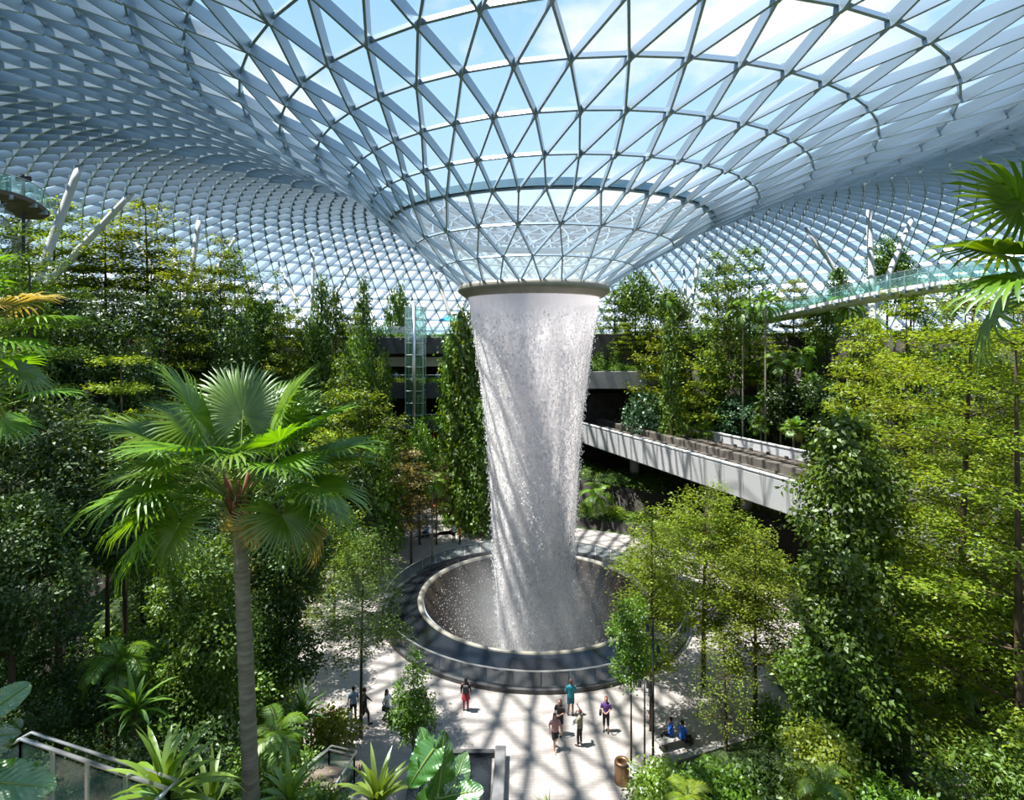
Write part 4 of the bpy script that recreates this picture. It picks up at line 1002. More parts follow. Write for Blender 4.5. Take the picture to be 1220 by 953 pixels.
strapfg(1165,890,15,1.3,.10,26,'spiky plant by the stair rail under the large tiered tree','lf_broad',seed=8)
rg=np.random.default_rng(5)
def shrubfg(px,py,d,W,H,mat,label,n=5000,leaf=.11,seed=0):
    rg=np.random.default_rng(seed); o=blobtree('leafy_shrub',H,rand_blobs(rg,H,W,.2,8,(.25,.4)),seed,leaf=leaf,n=n,mat=mat,trunk=.04)
    p=at(px,py,d); o.location=(p.x,p.y,max(terr(p.x,p.y)-.1,p.z-H)); tag(o,label,'shrub'); return o
shrubfg(905,925,20,3.0,2.0,'lf_dark','dark spreading shrub on the planter under the thin-stemmed sparse tree',seed=401,leaf=.2)
shrubfg(990,885,13,1.9,1.8,'lf_tier','lime shrub in front of the climber-clad tree foot',seed=402)
shrubfg(795,925,18.5,2.4,1.8,'lf_strap','lime shrub round the base of the black lamp post',seed=403,leaf=.13)
shrubfg(860,945,16.5,2.4,1.6,'lf_broad','mid-green shrub at the bottom right of the plaza planter',seed=404,leaf=.15)
shrubfg(1060,945,12,2.2,1.4,'lf_broad','low leafy shrub at the bottom right below the stair rail',seed=405)
shrubfg(1200,900,12,2.2,2.4,'lf_tierdark','mid-green shrub in the bottom right corner',seed=406)
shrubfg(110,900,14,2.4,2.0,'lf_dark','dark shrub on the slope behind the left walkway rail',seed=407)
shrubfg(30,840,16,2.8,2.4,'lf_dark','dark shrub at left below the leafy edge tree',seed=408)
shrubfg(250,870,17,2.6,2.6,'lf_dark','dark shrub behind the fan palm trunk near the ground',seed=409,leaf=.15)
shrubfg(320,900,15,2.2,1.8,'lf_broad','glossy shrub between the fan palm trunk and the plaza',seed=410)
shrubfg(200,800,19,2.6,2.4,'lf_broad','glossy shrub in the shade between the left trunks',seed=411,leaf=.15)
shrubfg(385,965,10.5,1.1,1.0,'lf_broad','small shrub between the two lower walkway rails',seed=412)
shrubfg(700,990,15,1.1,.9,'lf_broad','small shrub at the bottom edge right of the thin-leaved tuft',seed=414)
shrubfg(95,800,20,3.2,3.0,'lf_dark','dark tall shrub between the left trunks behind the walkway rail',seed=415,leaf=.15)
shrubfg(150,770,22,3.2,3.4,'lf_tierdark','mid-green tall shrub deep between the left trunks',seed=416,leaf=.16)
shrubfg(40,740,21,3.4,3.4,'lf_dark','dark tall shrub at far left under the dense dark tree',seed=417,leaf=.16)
shrubfg(290,800,23,2.8,3.0,'lf_broad','glossy tall shrub behind the fan palm trunk at the plaza edge',seed=418,leaf=.16)
def fernfg(px,py,d,Lf,label,seed,mat='lf_feather',fr=14):
    o=fern('arching_fern',seed,Lf,fr,mat); p=at(px,py,d); o.location=(p.x,p.y,p.z); tag(o,label,'fern')
    z0=terr(p.x,p.y); mb=MB(); mb.tube([(0,0,min(-.1,z0-p.z-.1)),(0,0,.08)],[.05,.04],8); mb.build('stalk',M['bark'],o); return o
fernfg(330,890,13,.9,'light fern right of the fan palm trunk above the strap-leaved plant',501)
fernfg(140,800,18,1.4,'arching fern in the shade between the left tree trunks',502)
fernfg(820,965,14,.8,'yellow-green fern at the bottom edge right of the lamp post',503,'lf_tier')
fernfg(980,955,11.5,.7,'fern at the bottom edge under the climber-clad tree',504)
fernfg(1130,840,17,1.1,'fern hanging over the stair rail at right',505)
# young palm by the far side of the pool
o=put('feather',*at(712,600,57).xy[:],0,4.6,4.2,label='young feather palm on the plaza behind the pool, right of the waterfall')
# pale tall palm trunk on the right hill
for k,(px,top,bt,d) in enumerate([(955,425,535,56)]):
    p=at(px,bt,d); H=(bt-top)/F*d; o=feather_palm('tall_palm',H,1.9,11,777,trunk=.09,nleaf=22); o.location=p; tag(o,'tall palm with slim pale trunk above the far edge of the track bridge','palm')
    mb=MB(); mb.tube([(0,0,terr(p.x,p.y)-p.z),(0,0,.05)],[.1,.1],10); mb.build('root_flare',M['palebark'],o)

# stuff: ground cover leaves on terraces
rng=np.random.default_rng(9); n=60000
a=rng.random(n)*6.283; r=np.sqrt(rng.random(n)*(48**2-17.8**2)+17.8**2); x=r*np.cos(a); y=r*np.sin(a)
keep=[]
for i in range(n):
    if y[i]<-31 : continue
    if in_gap(x[i],y[i]) or (abs((Vector((x[i],y[i]))-TRK_A).dot(TRK_N))<2): continue
    z=terr(x[i],y[i]); 
    if z<.4: continue
    keep.append((x[i],y[i],z+rng.random()*.35))
pos=np.array(keep); m_=len(pos)
V,Q=leaf_arrays(pos,rdir(rng,m_)+np.array([0,0,.5]),rdir(rng,m_)*.6+np.array([0,0,1.]),.32*rng.uniform(.6,1.3,m_),.16*rng.uniform(.6,1.3,m_))
gc=link('ground_cover',np_mesh('ground_cover',V,Q),M['lf_broad']); tag(gc,'low leafy ground cover on the hillside terraces','ground cover',kind='stuff')
# ------------------------------------------------------------------ roof columns
def roofz(x,y):
    best=None
    # centre of the hoops drifts with radius; iterate
    r=math.hypot(x,y)
    for _ in range(6):
        cx_=np.interp(r,[h[0] for h in HO],[h[2] for h in HO]); cy_=np.interp(r,[h[0] for h in HO],[h[3] for h in HO]); r=math.hypot(x-cx_,y-cy_)
    return float(np.interp(r,[h[0] for h in HO],[h[1] for h in HO]))
def roofhit(px,py):
    d=30
    d=52
    while d<130:
        p=at(px,py,d)
        if p.z>roofz(p.x,p.y)-.9 : return d
        d+=.5
    return 100
COLS=[((95,197),(43,338),.42,'thick leaning pale column at far left rising out of the tiered trees'),((157,230),(66,328),.40,'pale column crossing behind the tiered trees, leaning to the right at far left'),
 ((237,262),(224,352),.36,'nearly upright grey-green column left of the round tiered tree'),((283,278),(258,322),.30,'short leaning column beside the round tiered tree'),
 ((332,315),(362,378),.28,'thin column leaning left over the far terrace'),((373,300),(372,372),.28,'upright thin column between two leaning ones'),((420,315),(390,368),.28,'thin column leaning right towards the waterfall'),
 ((520,326),(543,398),.34,'pale column leaning beside the glass lift, left of the oculus ring'),((558,352),(545,382),.30,'short white column just left of the waterfall top'),((204,292),(212,330),.30,'white sunlit column stub between tiered trees'),
 ((160,285),(202,352),.30,'thin grey column leaning left between tiered trees'),
 ((776,318),(818,388),.34,'pale column leaning left just right of the oculus ring'),((833,305),(820,388),.34,'dark shaded column rising from the column foot right of the ring'),((815,322),(819,388),.28,'white sunlit column in the middle of the branching group'),
 ((840,348),(822,388),.24,'short white branch column right of the group'),((960,272),(1022,358),.36,'grey column leaning left beyond the walk bridge'),((1035,250),(1039,345),.40,'upright grey column behind the walk bridge'),((1086,262),(1044,362),.38,'pale column leaning right behind the walk bridge')]
for (tx,ty),(bx,by),r_,lab in COLS:
    d=roofhit(tx,ty); a=at(tx,ty,d); b=at(bx,by,d-3)
    dirv=(b-a); 
    # carry on down to the ground
    q=b.copy(); n_=0
    while q.z>terr(q.x,q.y)-.2 and n_<200 and dirv.z<-.1: q=q+dirv.normalized()*.3; n_+=1
    o=empty('leaning_strut',q); tag(o,lab,'column','leaning steel columns holding up the roof')
    mb=MB(); L0=a-q; Ns=10
    mb.tube([L0*(k/Ns) for k in range(Ns+1)],[r_*.84*(.68+.4*math.sin(PI*(.15+.7*k/Ns))) for k in range(Ns+1)],20); mb.build('shaft',M['whitepaint'],o,True)
    mb=MB(); mb.tube([L0*.995,L0*1.0+Vector((0,0,.45))],[r_*.8,r_*.3],12); mb.build('head',M['fin'],o)

# ------------------------------------------------------------------ stair-entrance building left of the fall
bd=empty('terrace_building',(0,26,0)); tag(bd,'stepped concrete building front with open floors behind the glass lift, left of the waterfall','building')
def bx(name,x0,x1,y0,y1,z0,z1,m,par=None,bev=.03):
    mb=MB(); mb.box(((x0+x1)/2,(y0+y1)/2,(z0+z1)/2),(x1-x0,y1-y0,z1-z0),bev=bev); return mb.build(name,m if not isinstance(m,str) else M[m],par if par is not None else bd)
bx('upper_fascia',-19.5,-6,0,.5,16.9,18.8,'charcoal'); bx('roof_slab',-19.5,-6,.5,16,18.3,18.8,'concrete')
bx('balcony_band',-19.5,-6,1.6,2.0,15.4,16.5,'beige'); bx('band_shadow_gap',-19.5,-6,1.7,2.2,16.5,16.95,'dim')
bx('middle_floor',-19.5,-5,-.6,14,12.6,13.2,'concrete'); bx('middle_fascia',-19.0,-5.5,-1.0,-.5,11.9,13.75,'charcoal')
bx('lower_floor',-16.5,-5,-1.0,14,8.4,8.9,'concrete'); bx('lower_fascia',-13.4,-5.4,-1.5,-1.0,8.2,9.5,'charcoal')
bx('first_floor',-11.5,-5,-1.4,14,3.9,4.5,'redfloor'); bx('first_fascia',-9.6,-5.2,-1.9,-1.4,4.0,5.1,'charcoal')
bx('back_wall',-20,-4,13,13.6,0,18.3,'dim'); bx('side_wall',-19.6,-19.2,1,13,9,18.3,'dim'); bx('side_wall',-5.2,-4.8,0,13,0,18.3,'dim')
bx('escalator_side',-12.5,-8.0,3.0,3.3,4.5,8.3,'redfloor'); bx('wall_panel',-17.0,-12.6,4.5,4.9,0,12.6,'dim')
for k in range(9): bx('red_stair_step',-10.2,-7.4,-3+.5*k,-2.4+.5*k+.6,.02+.42*k-.42*(k>0)*.0,.42*(k+1),'redfloor')
for nm,x0,x1,y,z in (('roof_planting',-19.3,-6.2,.4,18.8),('middle_planting',-18.9,-5.6,-.75,13.75),('lower_planting',-13.3,-5.5,-1.25,9.5),('first_planting',-9.5,-5.3,-1.65,5.1)):
    rng=np.random.default_rng(int(z*10)); n=int((x1-x0)*210)
    pos=np.stack([rng.uniform(x0,x1,n),y+rng.normal(0,.16,n),z+np.abs(rng.normal(0,.16,n))],1)
    pos[:,2]-=(np.abs(pos[:,1]-y)>.25)*.25
    foliage(nm,[leaf_arrays(pos,rdir(rng,n)+np.array([0,-.3,.4]),rdir(rng,n)+np.array([0,0,1.]),.2*rng.uniform(.7,1.2,n),.1*rng.uniform(.7,1.2,n))],M['lf_tier' if z<18 else 'lf_broad'],bd)
for nm,x0,x1,y,z in (('roof_rail',-19.3,-6.2,.75,18.8),('middle_rail',-18.8,-5.6,-.2,13.3),('lower_rail',-13.3,-5.5,-.6,8.9),('first_rail',-9.6,-5.3,-1.1,4.5)):
    mb=MB(); mb.box(((x0+x1)/2,y,z+.62),(x1-x0,.02,1.15)); r_=mb.build('glass_rail',M['railglass'],bd)
    mb=MB(); mb.tube([(x0,y,z+1.2),(x1,y,z+1.2)],.03,6); k=x0
    while k<x1: mb.box((k,y,z+.6),(.04,.05,1.2)); k+=1.5
    mb.build('rail_frame',M['steel'],r_)
# glass lift
lf=empty('glass_lift',(-12.2,24.0,8.9)); tag(lf,'slim glass lift shaft with a steel post, left of the waterfall','lift')
mb=MB(); mb.tube([(0,-.7,-.9),(0,-.7,13.3)],.2,14); mb.build('steel_post',M['steel'],lf,True)
mb=MB()
for s1,s2 in ((1,0),(-1,0),(0,1),(0,-1)):
    mb.box((s1*.95,s2*.95+.35,6.6),(.03 if s1 else 1.9,.03 if s2 else 1.9,13.2))
mb.build('glass_panels',M['railglass'],lf)
mb=MB()
for z in np.arange(0,13.3,1.32):
    for s1,s2 in ((1,0),(-1,0),(0,1),(0,-1)): mb.box((s1*.97,s2*.97+.35,float(z)),(.06 if s1 else 1.98,.06 if s2 else 1.98,.07))
for s1 in (-1,1):
    for s2 in (-1,1): mb.box((s1*.97,s2*.97+.35,6.6),(.07,.07,13.2))
mb.build('frame',M['steel'],lf)
mb=MB(); mb.box((0,.35,2.3),(1.6,1.6,2.3),bev=.08); mb.build('cabin',M['railglass'],lf)
# parasol on the roof terrace
ps=empty('parasol',(-9.0,30,18.8)); tag(ps,'turquoise parasol on the roof terrace beside the glass lift','parasol')
mb=MB(); mb.lathe([(1.5,2.0),(1.1,2.25),(.5,2.5),(.02,2.62)],10); mb.build('canopy',basic('turquoise_cloth',(.03,.42,.62),.7),ps); mb=MB(); mb.tube([(0,0,0),(0,0,2.7)],.03,8); mb.build('pole',M['steel'],ps)
# stone seating steps and their handrails, left of the court
stp=empty('stone_steps',(-17,17,0)); tag(stp,'wide dark stone steps with handrails at the far left of the round plaza','steps')
for k in range(6):
    mb=MB(); mb.box((-.2-.9*k,1.5-.7*k*0,.16*(k+1)),(.95,9.5,.33*(k+1)),.25); mb.build('step',M['concrete'],stp)
for k,(px,py,d) in enumerate([(432,622,57),(447,612,60),(460,606,62),(472,632,55),(449,640,53)]):
    p=at(px,py,d); z0=p.z; o=empty('handrail',(p.x,p.y,terr(p.x,p.y))); tag(o,None,'handrail','short steel handrails on the stone steps'); o['label']='short slanting steel handrail on the dark stone steps beyond the plaza'
    mb=MB(); h=1.0; mb.tube([(0,0,0),(0,0,h),(1.5,-.4,h-.55),(1.5,-.4,-.4)],.035,8); mb.build('rail',M['steel'],o)
    mb=MB(); mb.tube([(.75,-.2,h-.3),(.75,-.2,-.2)],.025,6); mb.build('post',M['steel'],o)

# concrete face right behind the waterfall with planting
wb=empty('terrace_building',(0,28,0)); tag(wb,'dark concrete terrace front behind the waterfall and left of the track portal','building')
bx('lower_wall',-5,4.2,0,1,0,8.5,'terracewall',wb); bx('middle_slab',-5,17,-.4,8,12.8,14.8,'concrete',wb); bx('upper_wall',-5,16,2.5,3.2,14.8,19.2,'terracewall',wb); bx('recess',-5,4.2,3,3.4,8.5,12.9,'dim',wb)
rng=np.random.default_rng(77); n=3400; pos=np.stack([rng.uniform(-5,17,n),rng.normal(.3,.3,n),14.85+np.abs(rng.normal(0,.3,n))],1)
foliage('ledge_planting',[leaf_arrays(pos,rdir(rng,n)+np.array([0,0,.4]),rdir(rng,n)+np.array([0,0,1.]),.24*rng.uniform(.7,1.2,n),.12*rng.uniform(.7,1.2,n))],M['lf_broad'],wb)

# ------------------------------------------------------------------ walk bridges
def walkbridge(pts,label,width=2.4,slats=False):
    root=empty('walk_bridge',pts[0]); tag(root,label,'bridge'); P_=[Vector(p)-Vector(pts[0]) for p in pts]
    # resample
    S_=[]
    for i in range(len(P_)-1):
        for k in range(6):
            t=k/6; p0=P_[max(0,i-1)];p1=P_[i];p2=P_[i+1];p3=P_[min(len(P_)-1,i+2)]
            S_.append(.5*((2*p1)+(p2-p0)*t+(2*p0-5*p1+4*p2-p3)*t*t+(3*p1-p0-3*p2+p3)*t*t*t))
    S_.append(P_[-1]); nrm=[]
    for i,p in enumerate(S_):
        t=S_[min(i+1,len(S_)-1)]-S_[max(0,i-1)]; t.z=0; t.normalize(); nrm.append(Vector((-t.y,t.x,0)))
    mb=MB(); h=width/2; sec=[(-h,0),(-h,-.32),(-h*.55,-.62),(h*.55,-.62),(h,-.32),(h,0)]
    for i in range(len(S_)-1):
        for (a,za),(b,zb) in zip(sec,sec[1:]+sec[:1]):
            q=[S_[i]+nrm[i]*a+Vector((0,0,za)),S_[i+1]+nrm[i+1]*a+Vector((0,0,za)),S_[i+1]+nrm[i+1]*b+Vector((0,0,zb)),S_[i]+nrm[i]*b+Vector((0,0,zb))]
            mb.face(q)
    for i in (0,len(S_)-1): mb.face([S_[i]+nrm[i]*a+Vector((0,0,za)) for a,za in sec])
    mb.build('deck',M['whitepaint'] if not slats else M['deck'],root)
    for i in range(0,len(S_)-1,2):
        mb=MB(); mb.beam(S_[i]-nrm[i]*(h+.12)+Vector((0,0,-.38)),S_[i]+nrm[i]*(h+.12)+Vector((0,0,-.38)),.22,.28); mb.build('cross_rib',M['fin'],root)
    for s in (-1,1):
        mb=MB()
        for i in range(len(S_)-1):
            a=S_[i]+nrm[i]*h*s*.96; b=S_[i+1]+nrm[i+1]*h*s*.96; u=Vector((0,0,1.15)); e=nrm[i]*.015
            mb.face([a-e,b-e,b-e+u,a-e+u]); mb.face([a+e,b+e,b+e+u,a+e+u]); mb.face([a-e+u,b-e+u,b+e+u,a+e+u])
        gl=mb.build('glass_side',M['railglass'],root)
        mb=MB(); mb.tube([p+n_*h*s*.96+Vector((0,0,1.2)) for p,n_ in zip(S_,nrm)],.035,6)
        for i in range(0,len(S_),2): mb.tube([S_[i]+nrm[i]*h*s,S_[i]+nrm[i]*h*s+Vector((0,0,1.2))],.03,6)
        mb.build('handrail',M['steel'],gl)
    return root
walkbridge([at(912,379,67),at(960,368,60),at(1010,357,54),at(1060,347,48),at(1110,339,44),at(1155,333,41),at(1235,327,38)],'curved white walk bridge with glass sides high on the right')
walkbridge([at(-60,222,44),at(-25,222,42),at(10,232,42),at(38,252,44)],'end of a timber-soffit walk bridge at the upper left edge',2.6,True)
o=empty('forked_column',at(22,345,44)); tag(o,'white forked column under the walk bridge at the upper left edge','column')
q=at(22,345,44); mb=MB(); mb.tube([Vector((0,0,-3)),Vector((0,0,0)),at(20,290,44)-q,at(5,262,43)-q],[.35,.33,.3,.2],14); mb.build('curved_stem',M['whitepaint'],o,True); mb=MB(); mb.tube([at(20,295,44)-q,at(36,262,44)-q],[.25,.15],12); mb.build('branch',M['whitepaint'],o,True)
o=empty('lamp_post',at(28,380,43)); tag(o,'dark lamp post with two floodlights beside the upper left walk bridge','lamp post'); q=at(28,380,43)
mb=MB(); mb.tube([Vector((0,0,0)),at(28,208,43)-q],.11,10); mb.build('pole',M['darkpaint'],o)
for s in (-1,1):
    mb=MB(); c=at(28+s*5,213,43)-q; mb.box(c,(.35,.4,.45),bev=.06); mb.build('floodlight',M['darkpaint'],o)

# ------------------------------------------------------------------ plaza furniture
def post(px,top,bot,d,r,label,heads):
    b=at(px,bot,d); h=(bot-top)/F*d; o=empty('lamp_post',(b.x,b.y,terr(b.x,b.y)-.05)); dz=b.z-o.location.z; tag(o,label,'lamp post')
    mb=MB(); mb.tube([(0,0,0),(0,0,h+dz)],[r,r*.8],12); mb.tube([(0,0,0),(0,0,.25)],[r*2,r*1.8],12); mb.build('pole',M['darkpaint'],o,True)
    for k,z in enumerate(heads):
        mb=MB(); s=1 if k%2 else -1; mb.tube([(0,0,h+dz-z),(s*.16,0,h+dz-z)],.015,6); mb.tube([(s*.2,-.05,h+dz-z-.12),(s*.2,.03,h+dz-z+.12)],[.075,.05],10); mb.build('spotlight',M['darkpaint'],o)
    return o
post(778,738,930,21.5,.05,'tall thin black lamp post on the planter right of the plaza',(.3,1.1,2.4))
post(768,808,912,22.8,.04,'shorter black lamp post close left of the tall one',(.2,.55))
# litter bin and sign
p=at(741,945,23.8); o=empty('litter_bin',(p.x,p.y,0)); tag(o,'round bronze litter bin at the planter corner','bin')
mb=MB(); mb.lathe([(.30,0),(.30,.85),(.28,.9),(.16,.9),(.15,.84),(.15,.4),(.0,.4)],28); mb.build('drum',M['bronze'],o,True); mb=MB(); mb.lathe([(.305,.80),(.315,.82),(.305,.84)],28); mb.build('band',M['darkpaint'],o)
p=at(760,928,23); o=empty('info_stand',(p.x,p.y,terr(p.x,p.y)-.05)); tag(o,'black slanted information stand beside the bronze bin','sign')
mb=MB(); mb.box((0,0,.55),(.12,.12,1.1)); mb.build('post',M['darkpaint'],o); mb=MB(); mb.beam((-.32,-.1,1.35),(.25,.12,1.02),.5,.04); mb.build('panel',basic('panel_grey',(.35,.36,.36),.4),o)
# planter kerb right
mb=MB(); mb.beam((3.75,-16.2,.25),(3.75,-21.2,.25),.3,.55); mb.beam((3.75,-16.2,.25),(10.5,-13.6,.25),.3,.55); o=mb.build('planter_wall',M['concrete']); tag(o,'low stone planter wall at the lower right of the plaza',kind='structure',cat='wall')
me_=[]; mb=MB(); mb.face([(3.9,-21.3,.45),(12,-21.3,.45),(12,-13.3,.45),(10.4,-13.5,.45),(3.9,-16.1,.45)]); o=mb.build('planter_soil',M['terrain']); tag(o,kind='structure')
# small tunnelled water channel and dark kerb
o=empty('water_channel',(-3.9,-17.9,0)); tag(o,'rectangular dark water channel with a grey stone kerb at the bottom of the plaza','water feature')
mb=MB(); mb.box((-.15,0,.06),(3.3,6.2,.1)); mb.build('water',M['channelwater'],o); mb=MB(); mb.box((1.85,0,.24),(.46,6.4,.5),R_(-1)); mb.build('stone_kerb',basic('grey_kerb',(.16,.155,.16),.6,0,col2=(.2,.2,.2),scale=4),o)
mb=MB(); mb.box((-.15,3.2,.12),(3.6,.25,.26)); mb.build('back_kerb',M['darkstone'],o)
# walkway rails at the lower left and the stair rail lower right
def railing(name,pts,label,posts=True,h=1.0,glass=True,deck=None,mid=True):
    root=empty(name,pts[0]); tag(root,label,'railing'); q=Vector(pts[0]); P_=[Vector(p)-q for p in pts]
    mb=MB(); mb.tube(P_,.035,10); 
    mb.build('handrail',M['steel'],root,True)
    if mid:
        mb=MB(); mb.tube([p+Vector((.02,.22,-.03)) for p in P_],.028,8); mb.build('inner_rail',M['steel'],root,True)
    for a,b in zip(P_[:-1],P_[1:]):
        n=max(1,round((b-a).length/1.1))
        for k in range(n+1):
            p=a.lerp(b,k/n); mb=MB(); mb.beam(p,p-Vector((0,0,h)),.05,.05,(0,1,0)); mb.build('post',M['darkpaint'] if False else M['steel'],root)
        if glass:
            mb=MB(); u=Vector((0,0,-.1)); v=Vector((0,0,-h+.05)); e=Vector((0,.012,0))
            mb.face([a+u-e,b+u-e,b+v-e,a+v-e]); mb.face([a+u+e,b+u+e,b+v+e,a+v+e]); mb.face([a+u-e,b+u-e,b+u+e,a+u+e]); mb.build('glass_panel',M['railglass'],root)
    return root
railing('walkway_railing',[at(-40,915,10.5),at(25,880,11),at(200,940,9.0),at(178,962,8.4)],'steel and glass walkway railing in the bottom left corner')
mb=MB(); a=at(-40,915,10.5); 
for (u,v) in ((at(-60,915,10.5),at(25,880,11)),(at(25,880,11),at(200,940,9.0))):
    mb.beam(u+Vector((0,-.7,-1.15)),v+Vector((0,-.7,-1.15)),1.6,.2)
o=mb.build('walkway_deck',M['deck']); tag(o,'dark timber walkway behind the bottom left railing',kind='structure')
railing('stair_railing',[at(350,925,17.2),at(392,893,18.4),at(422,900,17.6),at(390,950,15.6)],'steel stair railing beside the fan palm trunk at the plaza edge')
mb=MB(); 
for k in range(9):
    p=at(380,915,17.5)+Vector((-.1*k*0,-.34*k+1.1,-1.3+.0)); p.z=3.0+.17*k if False else at(392,925,17).z-.9+.16*k; mb.box((p.x,p.y,p.z),(2.0,.36,.17))
o=mb.build('stair_flight',M['deck']); tag(o,'short timber stair below the plaza edge railing',kind='structure')
railing('stair_railing',[at(1072,888,16),at(1110,905,15.2),at(1165,930,14)],'steel stair railing under the large tiered tree at lower right',h=.9)
mb=MB()
for k in range(8):
    p=at(1095+9*k,925+3*k,15.6-.22*k); mb.box(p,(.9,.5,.16),.3)
o=mb.build('stair_flight',M['concrete']); tag(o,'pale stair treads under the large tiered tree',kind='structure')

# ------------------------------------------------------------------ people
def col(name,c,r=.8): 
    k='cl_'+name
    if k not in M: M[k]=basic(k,c,r)
    return M[k]
def ell(mb,c,r,n=12,m=8):
    n0=len(mb.v)
    for i in range(m+1):
        ph=PI*i/m
        for j in range(n):
            th=2*PI*j/n; mb.v.append((c[0]+r[0]*math.sin(ph)*math.cos(th),c[1]+r[1]*math.sin(ph)*math.sin(th),c[2]-r[2]*math.cos(ph)))
    for i in range(m):
        for j in range(n):
            mb.f.append((n0+i*n+j,n0+i*n+(j+1)%n,n0+(i+1)*n+(j+1)%n,n0+(i+1)*n+j)); mb.m.append(0)
def ringsolid(mb,rows,n=14):
    n0=len(mb.v)
    for (z,rx,ry,ox,oy) in rows:
        for j in range(n):
            th=2*PI*j/n; mb.v.append((ox+rx*math.cos(th),oy+ry*math.sin(th),z))
    for i in range(len(rows)-1):
        for j in range(n):
            mb.f.append((n0+i*n+j,n0+i*n+(j+1)%n,n0+(i+1)*n+(j+1)%n,n0+(i+1)*n+j)); mb.m.append(0)
    mb.f.append(tuple(n0+n-1-j for j in range(n))); mb.m.append(0); mb.f.append(tuple(n0+(len(rows)-1)*n+j for j in range(n))); mb.m.append(0)
def remesh(o,v):
    md=o.modifiers.new('remesh','REMESH'); md.mode='VOXEL'; md.voxel_size=v; md.use_smooth_shade=True
    sm=o.modifiers.new('smooth','SMOOTH'); sm.factor=.5; sm.iterations=2
POSE={
 'stand':dict(L=((.24,.02,1.14),(.25,.10,.90)),R=((-.24,.02,1.14),(-.25,.10,.90)),lk=((.10,.02,.50),(.11,-.01,.08)),rk=((-.10,.02,.50),(-.11,-.01,.08))),
 'hands':dict(L=((.25,.02,1.14),(.10,.24,1.10)),R=((-.25,.02,1.14),(-.10,.24,1.10)),lk=((.10,.03,.50),(.10,-.02,.08)),rk=((-.10,.0,.50),(-.12,.03,.08))),
 'walk':dict(L=((.24,-.10,1.16),(.25,.0,.93)),R=((-.24,.12,1.16),(-.22,.30,.98)),lk=((.09,.18,.53),(.08,.20,.09)),rk=((-.09,.0,.50),(-.09,-.30,.14))),
 'photo':dict(L=((.27,.16,1.52),(.18,.24,1.76)),R=((-.25,.06,1.16),(-.16,.26,1.14)),lk=((.10,.02,.50),(.11,.0,.08)),rk=((-.10,.05,.50),(-.12,.03,.08))),
 'sit':dict(L=((.23,.06,.78),(.16,.28,.66)),R=((-.23,.06,.78),(-.16,.28,.66)),lk=((.12,.42,.47),(.12,.42,.07)),rk=((-.12,.42,.47),(-.12,.40,.07)),seat=True)}
